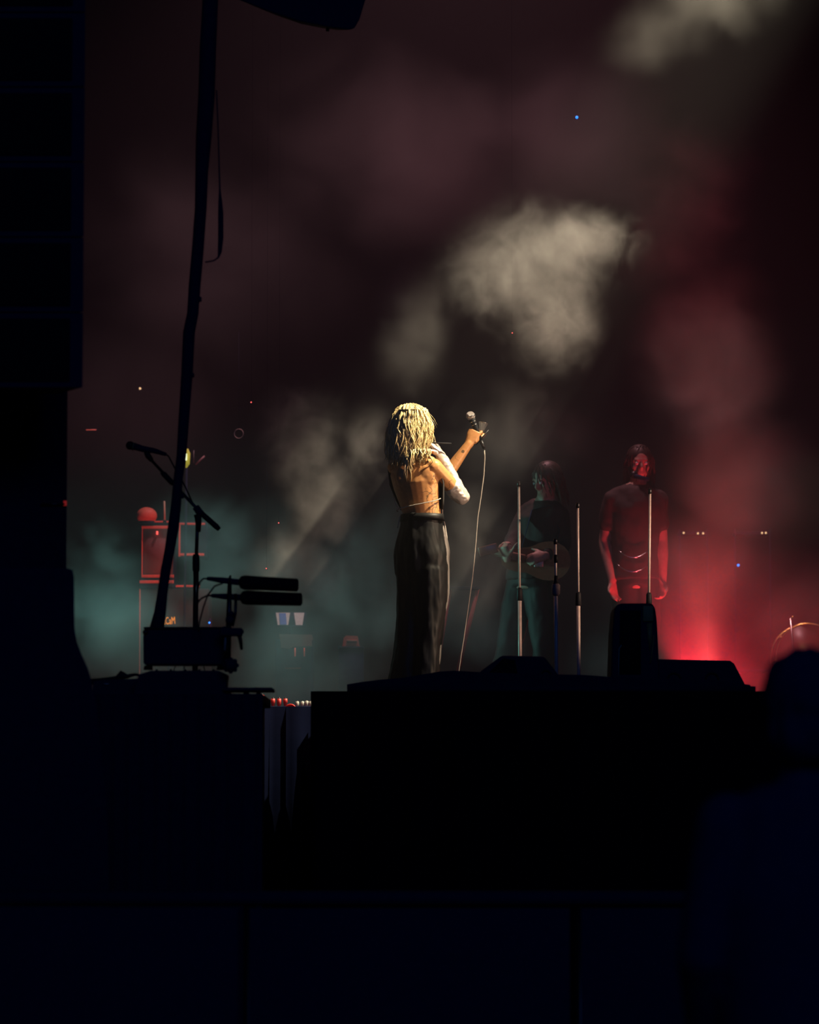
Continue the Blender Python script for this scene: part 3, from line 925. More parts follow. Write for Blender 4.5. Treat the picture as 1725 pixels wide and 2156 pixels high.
# slanted legs of a keyboard stand, red rim light put into the tube colour
ks = empty('keyboard_stand', V((P(960, 1500, 22.5).x, 22.5, DECK)), 'dark folding keyboard stand with slanted legs just right of the singer', 'stand')
RED_RIM_TUBE = mat('red_rim_tube', (0.55, 0.08, 0.08), 0.45)
for (a, b_) in (((1006, 1240), (968, 1400)), ((948, 1240), (918, 1418))):
    top_, bot_ = P(a[0], a[1], 22.5), P(b_[0], b_[1], 22.5)
    dirn = (bot_ - top_); bot_ = top_ + dirn * ((top_.z - DECK - .01) / (top_.z - bot_.z))
    MB().bar(top_, bot_, .013, n=8).build('leg', RED_RIM_TUBE, ks)
MB().box((P(977, 1239, 22.5)), (.19, .05, .02), None, .005).build('rest', BLACK, ks)

# ------------------------------------------------------------------ monitors at the stage edge
def wedge(name, label, outline, Y, depth, cat='monitor speaker'):
    """outline px polygon of the front face"""
    pts = [P(x, y, Y) for x, y in outline]
    zmin = min(p.z for p in pts)
    root = empty(name, V((sum(p.x for p in pts) / len(pts), Y + depth / 2, zmin)), label, cat)
    t = MB(); t.prism(pts, (0, depth, 0))
    o = t.build('cabinet', BLACK, root, smooth=False)
    bv = o.modifiers.new('b', 'BEVEL'); bv.width = 0.012; bv.segments = 2
    return root


def py_deck(Y, z=DECK):
    """image row of a point on height z at depth Y"""
    c, s = math.cos(PITCH), math.sin(PITCH)
    dz = z - CAM.z
    return 1078 - FPX * ((dz * c - Y * s) / (Y * c + dz * s))


YE = 17.35
db = py_deck(YE)
w1 = wedge('floor_monitor', 'low black wedge monitor behind the flat cover, in front of the guitarist', [(1008, db), (1010, 1415), (1057, 1380), (1146, 1382), (1176, 1420), (1180, db)], YE, .42)
MB().prism([P(1018, 1428, YE - .004), P(1060, 1386, YE - .004), P(1085, 1390, YE - .004), P(1092, 1430, YE - .004)], (0, .006, 0)).build('grille_cloth', FOAM, w1)
for x in (1052, 1150):
    MB().ring(P(x, 1421, YE - .01), (0, 1, 0), .022, .004).build('handle', RUBBER, w1)
w2 = wedge('floor_monitor', 'wide black wedge monitor with sloping side at the right of the tall speaker', [(1388, db), (1388, 1388), (1538, 1391), (1546, 1397), (1579, 1460), (1580, db)], YE, .5)
MB().box(P(1508, 1466, YE - .008), (.10, .006, .010)).build('badge', mat('grey_badge', (.25, .23, .2), .6), w2)
for x in (1420, 1500):
    MB().ring(P(x, 1430, YE - .01), (0, 1, 0), .03, .004).build('handle', RUBBER, w2)

# tall upright speaker with rounded shoulders
YT = 17.3
dt = py_deck(YT)
tall = empty('upright_speaker', V((P(1338, dt, YT).x, YT + .2, DECK)), 'tall black upright speaker with rounded top at the stage edge', 'speaker')
t = MB(); t.prism([P(x, y, YT) for x, y in [(1285, dt), (1287, 1420), (1290, 1330), (1294, 1285), (1299, 1273), (1310, 1270), (1372, 1270), (1380, 1278), (1384, 1310), (1388, 1395), (1389, dt)]], (0, .36, 0))
o = t.build('cabinet', BLACK, tall, smooth=False)
bv = o.modifiers.new('b', 'BEVEL'); bv.width = 0.014; bv.segments = 3
OLIVE = mat('olive_tape', (0.30, 0.24, 0.08), 0.6)
MB().box(P(1365, 1292, YT - .006), (.050, .010, .075), None, .004).build('handle_plate', OLIVE, tall)
MB().prism([P(1362, 1313, YT - .006), P(1374, 1311, YT - .006), P(1373, 1350, YT - .006), P(1368, 1372, YT - .006)], (0, .010, 0)).build('hanging_strap', OLIVE, tall)
MB().tube([P(1377, 1338, YT - .006), P(1374, 1370, YT - .006), P(1370, 1396, YT - .006)], .003, 6).build('strap_tail', OLIVE, tall)
MB().tube([P(1309, 1358, YT - .006), P(1304, 1366, YT - .006), P(1303, 1395, YT - .006), P(1303, 1424, YT - .006)], .0025, 6).build('cable', mat('teal_cable', (.1, .3, .27), .5), tall)
MB().prism([P(1306, 1285, YT - .004), P(1350, 1285, YT - .004), P(1350, 1420, YT - .004), P(1304, 1420, YT - .004)], (0, .006, 0)).build('grille_cloth', FOAM, tall)

# low cloth covered riser along the edge of the thrust
YR = 17.05
dr = py_deck(YR)
hump = empty('covered_cable_ramp', V((P(1000, dr, YR).x, YR + .1, DECK)), 'low black cloth covered ramp along the stage edge under the singer', 'cover')
t = MB()
prof = [(731, 1441), (760, 1436), (800, 1431), (850, 1427), (890, 1420), (925, 1414), (955, 1412), (975, 1413), (1010, 1415), (1060, 1417), (1175, 1420), (1230, 1421), (1286, 1425), (1390, 1428), (1500, 1431), (1580, 1442)]
t.prism([P(731, dr, YR)] + [P(x, y, YR) for x, y in prof] + [P(1584, dr, YR)], (0, .22, 0))
t.build('cloth', CLOTH, hump, smooth=False)
MB().box(((P(735, 0, YR).x + P(1580, 0, YR).x) / 2, YR - .01, DECK + .012), (P(1580, 0, YR).x - P(735, 0, YR).x, .02, .024)).build('hem', BLACK, hump)

# ------------------------------------------------------------------ left rig in front of the main deck
YG = 15.6
G = lambda x, y, dy=0.0: P(x, y, YG + dy)
plat = empty('equipment_riser', V((G(380, 1500).x, YG + .3, 0)), 'tall black draped riser carrying the equipment case at the left', 'riser')
zt = G(0, 1462).z
x0, x1 = G(192, 0).x, G(560, 0).x
MB().box(((x0 + x1) / 2, YG + .35, zt - .02), (x1 - x0, .9, .04), None, .005).build('top_board', BLACK, plat)
for xx in (x0 + .05, x1 - .05):
    for yy in (YG - .05, YG + .75):
        MB().bar((xx, yy, 0), (xx, yy, zt - .04), .025).build('leg', DMETAL, plat)
t = MB()
nn = 60
tp, bt = [], []
for i in range(nn + 1):
    x = x0 + (x1 - x0) * i / nn
    dd = .015 * math.sin(i * 1.3)
    tp.append(t.bm.verts.new((x, YG - .11, zt - .003))); bt.append(t.bm.verts.new((x, YG - .12 - dd, .03)))
for i in range(nn):
    t.bm.faces.new((bt[i], bt[i + 1], tp[i + 1], tp[i]))
t.build('drape', CLOTH, plat)

case = empty('equipment_case', G(385, 1400, .1), 'black equipment case raised on feet at the left, slit of light under it', 'case')
case_z = G(0, 1400).z
t = MB(); t.prism([G(x, y) for x, y in [(302, 1400), (301, 1340), (305, 1326), (472, 1323), (474, 1400)]], (0, .16, 0))
o = t.build('shell', BLACK, case, smooth=False); bv = o.modifiers.new('b', 'BEVEL'); bv.width = .01; bv.segments = 2
MB().box(G(388, 1324, .08), (.34, .16, .010), None, .003).build('lid_edge', RUBBER, case)
for x in (312, 466):
    MB().prism([G(x - 10, 1410, .1), G(x - 8, 1401, .1), G(x + 8, 1401, .1), G(x + 8, 1410, .1)], (0, .05, 0)).build('foot', BLACK, case)
for x in (306, 470):
    MB().ball(G(x, 1331, -.005), .012, 2).build('corner', DMETAL, case)
for x, y in ((367, 1408), (389, 1406), (427, 1407)):
    pass
base = empty('mixing_box', G(385, 1440, .05), 'black slab shaped box below the equipment case at the left', 'box')
t = MB(); t.prism([G(x, y, -.02) for x, y in [(282, 1462), (292, 1420), (318, 1412), (460, 1412), (478, 1420), (475, 1462)]], (0, .17, 0))
t.build('shell', BLACK, base, smooth=False)
for x in (330, 360, 390, 420, 450):
    MB().tube([G(x, 1412, .0), G(x, 1409, .0)], [.006, .005], 8).build('knob', RUBBER, base)
for (a, b_) in (((381, 1397), (367, 1414)), ((390, 1397), (387, 1414)), ((428, 1397), (430, 1414))):
    pass
for (a, b_, c_) in ((( 373, 1398), (368, 1405), (366, 1414)), ((389, 1398), (388, 1406), (389, 1414)), ((427, 1398), (430, 1406), (431, 1414))):
    MB().tube([G(*a, .12), G(*b_, .12), G(*c_, .12)], .0025, 6).build('cable', RUBBER, base)

shelf = empty('side_shelf', G(520, 1458, .1), 'thin black shelf sticking out right of the equipment stack', 'shelf')
MB().box(G(525, 1453, .1), (.21, .3, .014), None, .003).build('shelf_board', BLACK, shelf)
MB().bar(G(520, 1456, .1), V((G(520, 0).x, YG + .1, zt)), .012).build('bracket', DMETAL, shelf)
MB().bar(G(545, 1456, .2), V((G(545, 0).x, YG + .2, zt)), .010).build('bracket', DMETAL, shelf)

# loose cables and plugs behind the riser, on the main deck edge
cc = MB().tube([G(192, 1436, .2), G(215, 1433, .2), G(245, 1428, .2), G(256, 1421, .2), G(268, 1424, .2), G(285, 1420, .2), G(305, 1425, .2)], [.014, .012, .010, .020, .010, .006, .006], 8).build('cable_bundle', RUBBER)
tag(cc, 'loose black cable bundle lying left of the equipment case', 'cable')
bx = empty('low_case', V((G(240, 0).x, YG + .4, zt)), 'flat black case under the loose cables at far left', 'case')
t = MB(); t.prism([G(x, y, .15) for x, y in [(196, 1464), (196, 1434), (240, 1431), (300, 1428), (310, 1464)]], (0, .3, 0)); t.build('shell', BLACK, bx, smooth=False)
MB().box(G(224, 1440, .14), (.02, .006, .004)).build('latch', STEELP, bx)

YP = 19.9
ORD = ('leftmost', 'second, tallest', 'third', 'fourth', 'fifth', 'rightmost')
def plug(px, py0, py1, i):
    root = empty('cable_plug', P(px, py1, YP), ORD[i] + ' of the six red lit plugs below the shelf end', 'plug', 'plugs in a row at the deck edge')
    w_ = .0095
    a, b_ = P(px, py1, YP), P(px, py0, YP)
    MB().tube([a, a.lerp(b_, .45), a.lerp(b_, .5), b_], [w_ * .9, w_, w_ * 1.3, w_ * 1.25], 10).build('barrel', PLUGR, root)
    MB().tube([b_, b_ + (b_ - a) * .12], [w_ * .7, w_ * .5], 8).build('tip', DMETAL, root)
PLUGR = mat('red_plug', (0.42, 0.03, 0.03), 0.45)
PLUGG = mat('grey_plug', (0.35, 0.36, 0.33), 0.45)
for i, (x, y0, y1) in enumerate(((541, 1471, 1486), (552, 1463, 1486), (563, 1472, 1488), (575, 1471, 1490), (588, 1471, 1494), (601, 1471, 1488))):
    plug(x, y0, y1, i)
PLUGR = PLUGG
def plug2(px, py0, py1, i):
    root = empty('cable_plug', P(px, py1, YP), ('leftmost', 'second', 'third', 'rightmost')[i] + ' of the four small grey plugs left of the deck corner', 'plug', 'grey plugs in a row at the deck corner')
    a, b_ = P(px, py1, YP), P(px, py0, YP)
    MB().tube([a, a.lerp(b_, .5), b_], [.009, .011, .010], 10).build('barrel', PLUGG, root)
    MB().tube([b_, b_ + (b_ - a) * .12], [.006, .004], 8).build('tip', CHROME, root)
for i, (x, y0, y1) in enumerate(((626, 1477, 1488), (637, 1477, 1488), (646, 1476, 1488), (654, 1477, 1488))):
    plug2(x, y0, y1, i)
rk = empty('plug_panel', V((P(600, 0, YP).x, YP + .02, 1.70)), 'dark stage box panel holding the rows of plugs', 'panel')
MB().box((P(596, 0, YP).x, YP + .02, (P(0, 1487, YP).z + 1.80) / 2), (.36, .10, P(0, 1487, YP).z - 1.80), None, .005).build('panel_face', BLACK, rk)
coil = empty('coiled_cable', P(612, 1498, YP - .12), 'small red lit coil of cable below the row of plugs', 'cable')
t = MB()
for i in range(5):
    t.ring(P(612 + i * .8, 1495, YP - .12) + V((0, .006 * i, 0)), (0.3, 1, .2 * i), .030 - .003 * i, .0045)
t.build('loops', mat('red_cable', (0.75, .06, .05), .4), coil)
lamp('red_plug_light', 'SPOT', P(560, 1440, YP - .5), 1.2, (1, .1, .07), P(600, 1488, YP), spot_size=R(60), spot_blend=.6, shadow_soft_size=.02)

# shotgun microphones on their stand
YM = 15.5
Q = lambda x, y, dy=0.0: P(x, y, YM + dy)
ms = empty('microphone_mount', Q(483, 1400), 'short black mount clamped to the equipment case holding two shotgun microphones', 'stand')
MB().tube([Q(484, 1225), Q(482, 1300), Q(480, 1400)], [.010, .012, .013], 12).build('pole', DMETAL, ms)
MB().tube([Q(497, 1250), Q(496, 1290), Q(488, 1318)], [.007, .007, .010], 10).build('strut', DMETAL, ms)
MB().box(Q(487, 1331), (.095, .06, .035), None, .008).build('clamp', BLACK, ms)
MB().tube([Q(502, 1333), Q(506, 1345), Q(509, 1368)], [.011, .009, .006], 10).build('lever', DMETAL, ms)
MB().tube([Q(477, 1342), Q(474, 1370)], [.009, .007], 10).build('lever', mat('dull_steel', (.35, .33, .3), .5), ms)
for (x, y, r) in ((484, 1305, .020), (487, 1292, .012), (473, 1325, .014), (508, 1330, .012)):
    MB().ball(Q(x, y, -.01), r, 2).build('knob', BLACK, ms)
t = MB()
t.ball(Q(486, 1401, -.02), .030, 2)
for i in range(8):
    a = i * math.pi / 4
    t.ball(Q(486, 1401, -.02) + V((math.cos(a) * .026, 0, math.sin(a) * .026)), .010, 2)
t.build('tightening_knob', BLACK, ms)
def shotgun(label, a, b_, c_, d_, cabpts, Y=0.0):
    root = empty('shotgun_microphone', Q(*b_, Y), label, 'microphone')
    MB().tube([Q(*b_, Y), Q(*b_, Y) + V((.008, 0, 0)), Q(b_[0] * .9 + c_[0] * .1, b_[1] * .9 + c_[1] * .1, Y), Q(*c_, Y), Q(*c_, Y) + V((.006, 0, 0))], [.012, .026, .031, .028, .018], 20).build('foam_windscreen', FOAM, root)
    MB().tube([Q(*a, Y), Q(a[0] * .5 + b_[0] * .5, a[1] * .5 + b_[1] * .5, Y), Q(*b_, Y)], [.008, .0135, .014], 12).build('mic_body', BLACK, root)
    MB().tube([Q(x, y, Y) for x, y in cabpts], .004, 8).build('cable', RUBBER, root)
    MB().ring(Q(*d_, Y), (1, 0, -.1), .018, .005).build('shock_mount', RUBBER, root)
shotgun('upper black shotgun microphone in a foam windscreen, tilted slightly down', (436, 1218), (503, 1226), (626, 1232), (484, 1222), [(436, 1218), (428, 1218), (421, 1226), (417, 1240), (415, 1262)])
shotgun('lower black shotgun microphone in a foam windscreen, level', (445, 1254), (506, 1258), (634, 1262), (484, 1256), [(445, 1254), (436, 1254), (424, 1260), (417, 1268), (413, 1276)], .03)
cq = MB().tube([Q(470, 1228), Q(452, 1234), Q(438, 1252), Q(428, 1280), Q(420, 1310), (Q(418, 1330))], .0035, 8).build('looped_cable', RUBBER)
tag(cq, 'thin black cable looping down between the two shotgun microphones', 'cable')

# boom stand with vocal microphone
YN = 16.22
H = lambda x, y, dy=0.0: P(x, y, YN + dy)
bs_ = empty('boom_stand', V((H(411, 1400).x, YN, G(0, 1462).z)), 'black boom microphone stand at the left, arm rising towards upper left', 'stand')
basept = V((H(410, 1400).x, YN, zt))
MB().tube([basept, H(411, 1400), H(413, 1190)], [.013, .013, .013], 12).build('lower_tube', DMETAL, bs_)
MB().tube([H(413, 1190), H(415, 1130), H(416, 1085)], [.0085, .0085, .0085], 12).build('upper_tube', DMETAL, bs_)
MB().tube([H(413, 1205), H(413, 1200), H(413, 1172), H(413, 1167)], [.012, .0165, .0165, .012], 14).build('clutch', RUBBER, bs_)
MB().tube([H(418, 1120), H(418, 1098), H(416, 1083)], [.010, .015, .018], 12).build('swivel', RUBBER, bs_)
MB().tube([H(412, 1067), H(424, 1084)], [.016, .018], 12).build('boom_clamp', BLACK, bs_)
MB().tube([H(318, 968), H(412, 1068), H(424, 1080), H(462, 1115)], [.0065, .0075, .0085, .010], 12).build('boom_arm', DMETAL, bs_)
MB().tube([H(424, 1080), H(430, 1086), H(456, 1109), H(462, 1115)], [.011, .013, .013, .010], 12).build('counterweight', RUBBER, bs_)
MB().tube([H(340, 994), H(345, 998), H(362, 1016), H(366, 1020)], [.008, .0125, .0125, .008], 12).build('boom_clutch', RUBBER, bs_)
MB().tube([H(306, 948), H(312, 960), H(320, 970)], [.010, .014, .010], 12).build('mic_clip', RUBBER, bs_)
MB().tube([H(415, 1190, -.016), H(413, 1250, -.016), H(411, 1400, -.016)], .0022, 6).build('cable', GOLD, bs_)
for a in (0.4, 2.5, 4.6):
    MB().tube([basept + V((0, 0, .12)), basept + V((math.cos(a) * .18, math.sin(a) * .18, .012))], .009, 8).build('leg', DMETAL, bs_)
vm = empty('microphone', H(290, 943), 'black vocal microphone on the boom arm pointing left', 'microphone')
MB().ball(H(274, 938), .0195, 3).build('grille', RUBBER, vm)
MB().ring(H(281, 940), (1, 0, -.25), .0165, .003).build('collar', OLIVE, vm)
MB().tube([H(280, 939), H(300, 945), H(325, 949), H(350, 957)], [.0165, .0145, .012, .008], 14).build('handle', BLACK, vm)
vc = MB().tube([H(349, 956), H(356, 962), H(362, 974), H(368, 985), H(380, 1005), H(395, 1035), H(407, 1062)], .0035, 8).build('microphone_cable', RUBBER)
tag(vc, 'black cable running along the boom arm from its microphone', 'cable')

# the bent dark mast with its hanging loop
YL = 15.43
K = lambda x, y, dy=0.0: P(x, y, YL + dy)
pole = [(443, -60, 17), (443, 0, 17), (438, 100, 18), (435, 200, 18), (429, 290, 17), (425, 360, 14), (423, 435, 13), (417, 520, 13), (410, 600, 13), (406, 660, 12.5), (398, 700, 13), (394, 785, 12.5), (386, 900, 11.5), (382, 960, 10.5), (375, 1010, 10), (371, 1060, 11), (365, 1110, 12), (357, 1160, 11), (349, 1200, 11), (342, 1250, 11), (337, 1290, 13), (330, 1326, 16)]
lm = empty('leaning_mast', K(330, 1326, .25), 'tall bent black cloth wrapped mast rising from the equipment case to the top', 'mast')
MB().tube([K(x, y, .25) for x, y, r in pole], [(r * M(YL), r * M(YL) * .8) for x, y, r in pole], 16, side=(1, 0, 0)).build('wrapped_mast', CLOTH, lm)
for (x, y, s_) in ((421, 630, .014), (406, 790, .012), (388, 905, .012), (384, 1045, .012)):
    MB().box(K(x, y, .25), (s_, .03, s_ * 1.5), None, .003).build('knot', CLOTH, lm)
MB().tube([K(456, 190, .25), K(459, 260, .25), K(461, 330, .25), K(463, 400, .25), K(464, 425, .25), K(465, 450, .25), K(465, 500, .25), K(463, 530, .25), K(460, 542, .25), K(450, 549, .25), K(432, 552, .25)],
          [.003, .003, .003, .004, .009, .012, .012, .009, .004, .0035, .0035], 10).build('hanging_loop', CLOTH, lm)

# ------------------------------------------------------------------ loudspeakers at the far left and above
YS = 14.2
def zrow(y, Y=YS): return P(0, y, Y).z
xr = P(176, 500, YS).x
la = empty('line_array', V((xr - .55, YS + .3, zrow(817))), 'hanging black loudspeaker column at the far left, ending in mid air', 'loudspeaker')
zb = zrow(817)
hh = .30
k = 0
zz = zb
while zz < zrow(-40) + .1:
    off = 0.0
    t = MB(); t.prism([(xr - 1.1, YS, zz + .003), (xr, YS, zz + .003), (xr, YS, zz + hh - .003), (xr - 1.1, YS, zz + hh - .003)], (0, .6, 0), .72)
    t.build('cabinet', BLACK, la, smooth=False)
    MB().box((xr - .55, YS - .004, zz + hh / 2), (1.0, .012, hh - .05), None, .004).build('grille', FOAM, la)
    zz += hh
x141 = P(141, 1000, YS + .9).x
tw = empty('side_tower', V((x141 - .5, YS + 1.2, 0)), 'tall black cloth covered tower below the hanging loudspeakers', 'tower')
ht_ = P(0, 760, YS + .9).z
MB().prism([(x141 - 1, YS + .9, 0), (x141, YS + .9, 0), (x141, YS + .9, ht_), (x141 - 1, YS + .9, ht_)], (0, .6, 0), .8, (x141 - .5, YS + .9, 0)).build('cloth_cover', CLOTH, tw)
for z_ in (P(0, 1062, YS + .9).z,):
    MB().box((P(120, 0, YS + .9).x, YS + .885, z_), (.10, .01, .008)).build('edge_strip', DMETAL, tw)
MB().box((x141 - .006, YS + .89, P(0, 1060, YS + .9).z), (.012, .012, .02)).build('glint_block', mat('red_glint', (.8, .05, .05), .4, emit=(1, .05, .05), estr=.15), tw)  # red glint on the tower edge put in as a glowing block
sub = empty('draped_speaker_stack', V((P(60, 1500, YS).x, YS + .2, 0)), 'black draped speaker stack at the far left with a flaring lower side', 'loudspeaker')
t = MB()
prof = [(-60, 2300), (-60, 1196), (140, 1196), (153, 1200), (156, 1215), (157, 1320), (161, 1350), (172, 1378), (184, 1405), (192, 1430), (205, 1500), (225, 1700), (240, 2300)]
pp = [P(x, y, YS) for x, y in prof]
for p in pp:
    p.z = max(p.z, 0.0)
t.prism([p for i, p in enumerate(pp)], (0, .5, 0), .85, (pp[0].x, YS, 0))
t.build('drape', CLOTH, sub, smooth=False)

YF = 16.4
hg = empty('hanging_speaker', P(640, -20, YF), 'black speaker hanging at the very top left of centre', 'loudspeaker')
t = MB(); t.prism([P(x, y, YF) for x, y in [(470, -60), (495, -4), (560, 22), (625, 44), (690, 57), (735, 63), (747, 60), (758, 40), (770, 0), (776, -60)]], (0, .45, 0), .7, P(640, -80, YF))
o = t.build('cabinet', BLACK, hg, smooth=False); bv = o.modifiers.new('b', 'BEVEL'); bv.width = .008; bv.segments = 2
MB().bar(P(690, 56, YF + .1), P(690, 66, YF + .1), .008).build('rigging_pin', DMETAL, hg)
MB().tube([P(600, -50, YF + .2), P(600, -400, YF + .2)], .006, 6).build('chain', DMETAL, hg)

# ------------------------------------------------------------------ background gear, left
YC = 26.0
C = lambda x, y, dy=0.0: P(x, y, YC + dy)
REDTRIM = mat('orange_trim', (0.85, 0.22, 0.14), 0.6)
def framed(name, label, x0, y0, x1, y1, Y, trims, cat='amplifier', grille=None, body=BLACK):
    a, b_ = P(x0, y1, Y), P(x1, y0, Y)
    root = empty(name, V(((a.x + b_.x) / 2, Y + .2, a.z)), label, cat)
    MB().box(((a.x + b_.x) / 2, Y + .22, (a.z + b_.z) / 2), (b_.x - a.x, .4, b_.z - a.z), None, .01).build('cabinet', body, root)
    if grille:
        g0, g1 = P(grille[0], grille[3], Y), P(grille[2], grille[1], Y)
        MB().box(((g0.x + g1.x) / 2, Y + .012, (g0.z + g1.z) / 2), (g1.x - g0.x, .012, g1.z - g0.z)).build('grille_cloth', GRILLE, root)
    for (u0, v0, u1, v1) in trims:
        c0, c1 = P(u0, v1, Y), P(u1, v0, Y)
        MB().box(((c0.x + c1.x) / 2, Y + .0, (c0.z + c1.z) / 2), (abs(c1.x - c0.x), .03, abs(c1.z - c0.z)), None, .003).build('trim_strip', REDTRIM, root)
    return root
rackbot = py_deck(YC)
lampshade_c = C(309, 1086)
r1 = framed('guitar_cabinet', 'tall guitar cabinet with glowing red trim behind the leaning mast', 294, 1095, 366, 1238, YC,
            [(298, 1107, 366, 1113), (298, 1113, 301, 1212), (298, 1210, 366, 1216), (294, 1222, 366, 1228), (298, 1097, 362, 1100)], grille=(302, 1114, 364, 1209))
MB().box(C(331, 1122, -.01), (.012, .02, .024)).build('pilot_light', LEDR, r1)
r2 = framed('guitar_amplifier', 'small amplifier with dim red trim right of the leaning mast', 373, 1098, 436, 1172, YC + .3,
            [(374, 1101, 432, 1105), (376, 1105, 380, 1172), (379, 1165, 430, 1170)])
r3 = framed('flight_case', 'open road case under the red trimmed cabinet at the left', 290, 1239, 440, rackbot, YC + .05,
            [(292, 1240, 296, rackbot), (370, 1232, 420, 1236)], cat='case', body=mat('grey_case', (.03, .03, .03), .8))
MB().ball(lampshade_c, (.075, .075, .062), 3).build('dome', REDTRIM, (dm := empty('round_cushion', C(309, 1100, .15), 'round orange topped bundle on the red trimmed cabinet', 'bundle')))
MB().tube([C(309, 1104), C(309, 1098)], [.055, .06], 20).build('band', BLACK, dm)
pp_ = empty('antenna_pole', C(347, 1100, -.1), 'thin pale vertical rod above the red trimmed cabinet', 'rod')
MB().bar(C(347, 1100, -.1), C(346, 1055, -.1), .007).build('rod', mat('yellow_rod', (.6, .55, .35), .5), pp_)
MB().tube([C(347, 1100, -.1), C(347, 1096, -.1)], [.014, .012], 10).build('foot', RUBBER, pp_)
tx = bpy.data.curves.new('sign_letters', 'FONT'); tx.body = 'uCaM'; tx.size = .062; tx.extrude = .004; tx.align_x = 'LEFT'
sg = empty('amber_sign', C(356, 1318, -.15), 'small glowing amber letters above the equipment case', 'sign')
to = bpy.data.objects.new('letters', tx); tx.materials.append(AMBER); COL.objects.link(to)
dg = bpy.context.evaluated_depsgraph_get()
tm = bpy.data.meshes.new_from_object(to.evaluated_get(dg)); bpy.data.objects.remove(to)
to = bpy.data.objects.new('letters', tm); link(to, sg)
wdt = max(v.co.x for v in tm.vertices); hgt = max(v.co.y for v in tm.vertices)
sx = (370 - 344) * M(YC) / wdt; sy = 15 * M(YC) / hgt
for v in tm.vertices:
    v.co.x *= sx; v.co.y *= sy
p0 = C(343, 1315, -.16)
to.location = p0 - sg.location; to.rotation_euler = (math.pi / 2, R(-4), 0)
MB().tube([C(343, 1317, -.14), C(371, 1317, -.14)], .004, 8).build('rail', BLACK, sg)
MB().bar(C(357, 1317, -.14), V((C(357, 1317).x, YC - .14, DECK)), .008).build('post', BLACK, sg)

# lit work lamp and small gear beside it
wl = empty('work_lamp', C(393, 985, -.3), 'small bright yellow white lamp just right of the leaning mast', 'lamp')
MB().box(C(391, 962, -.32), (.018, .012, .05), None, .005).build('bulb', LAMPW, wl)
MB().tube([C(394, 945, -.28), C(396, 955, -.28), C(395, 976, -.28), C(392, 985, -.28)], [.008, .017, .016, .006], 12).build('housing', LAMPY, wl)  # halo round the bulb put in as a dim glowing shell
MB().tube([C(393, 985, -.28), V((C(393, 985).x, YC - .28, DECK))], .008, 8).build('pole', BLACK, wl)
ts = empty('metal_bar', C(420, 965), 'small slanted metal bar catching light right of the yellow lamp', 'metal bar')
MB().bar(C(412, 978), C(431, 960), .006).build('bar', mat('pinkish_metal', (.5, .28, .3), .4), ts)
MB().bar(C(408, 948), C(408, 975), .003).build('rod', mat('dim_metal', (.3, .3, .3), .4), ts)
rg = empty('metal_ring', P(503, 913, 25), 'thin hanging metal ring left of the smoke plume', 'ring')
MB().ring(P(503, 913, 25), (0.2, 1, 0), .032, .0022).build('hoop', STEELP, rg)
MB().bar(P(503, 903, 25), P(503, 700, 25), .001, n=5).build('wire', BLACK, rg)

# keyboard station with sheets of paper
YK = 25.0
W = lambda x, y, dy=0.0: P(x, y, YK + dy)
ksn = empty('keyboard_station', V((W(620, 0).x, YK + .2, DECK)), 'dark draped keyboard station with a brown top front left of the singer', 'keyboard')
MB().box(((W(584, 0).x + W(660, 0).x) / 2, YK + .25, (W(0, 1345).z + DECK) / 2), (W(660, 0).x - W(584, 0).x, .4, W(0, 1345).z - DECK), None, .01).build('drape', CLOTH, ksn)
t = MB(); t.prism([W(x, y) for x, y in [(588, 1335), (656, 1336), (657, 1360), (618, 1361), (610, 1366), (592, 1364)]], (0, .3, 0))
t.build('front_panel', WOODR, ksn, smooth=False)
for x, c_ in ((621.5, 0), (641, 1)):
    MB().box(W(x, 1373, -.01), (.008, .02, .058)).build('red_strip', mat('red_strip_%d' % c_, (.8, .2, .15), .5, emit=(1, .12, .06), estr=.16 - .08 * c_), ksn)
MB().box(W(617, 1407, .03), (.11, .02, .005)).build('edge_strip', REDTRIM, ksn)
for (x0_, x1_, lab, two) in ((581, 611, 'pale sheet with a blue print on the stand left of centre', True), (619, 641, 'plain pale sheet standing right of the blue printed one', False)):
    sh = empty('paper_sheet', W((x0_ + x1_) / 2, 1316, -.02), lab, 'paper')
    MB().prism([W(x0_, 1290, .02), W(x1_, 1290, .02), W(x1_ - 4, 1316, -.02), W(x0_ + 4, 1316, -.02)], (0, .004, 0)).build('sheet', PAPER, sh, smooth=False)
    if two:
        MB().prism([W(588, 1291, .012), W(602, 1291, .012), W(604, 1315, -.026), W(590, 1315, -.026)], (0, .004, 0)).build('print', BLUEP, sh, smooth=False)
mst = empty('music_stand', V((W(610, 0).x, YK + .05, DECK)), 'dark music stand holding two sheets above the keyboard station', 'stand')
MB().box(W(611, 1304, .035), (.22, .012, .10), Matrix.Rotation(R(-18), 4, 'X')).build('desk', BLACK, mst)
MB().box(W(611, 1318, .0), (.22, .05, .006)).build('ledge', BLACK, mst)
MB().bar(W(611, 1318, .03), W(611, 1340, .03), .008).build('post', DMETAL, mst)
ah = empty('small_amplifier', W(741, 1361), 'small orange amplifier halfway between keyboard and singer', 'amplifier')
t = MB(); t.prism([W(x, y) for x, y in [(721, 1361), (724, 1343), (729, 1338), (753, 1339), (756, 1356), (758, 1361)]], (0, .18, 0)); t.build('cabinet', REDTRIM, ah, smooth=False)
MB().box(W(741, 1350, -.004), (.07, .008, .02)).build('panel', WOODR, ah)
rs2 = empty('amplifier_riser', V((W(741, 0).x, YK + .1, DECK)), 'dark low riser under the small orange amplifier', 'riser')
MB().box((W(741, 0).x, YK + .1, (W(0, 1361).z + DECK) / 2), (.17, .22, W(0, 1361).z - DECK)).build('block', CLOTH, rs2)
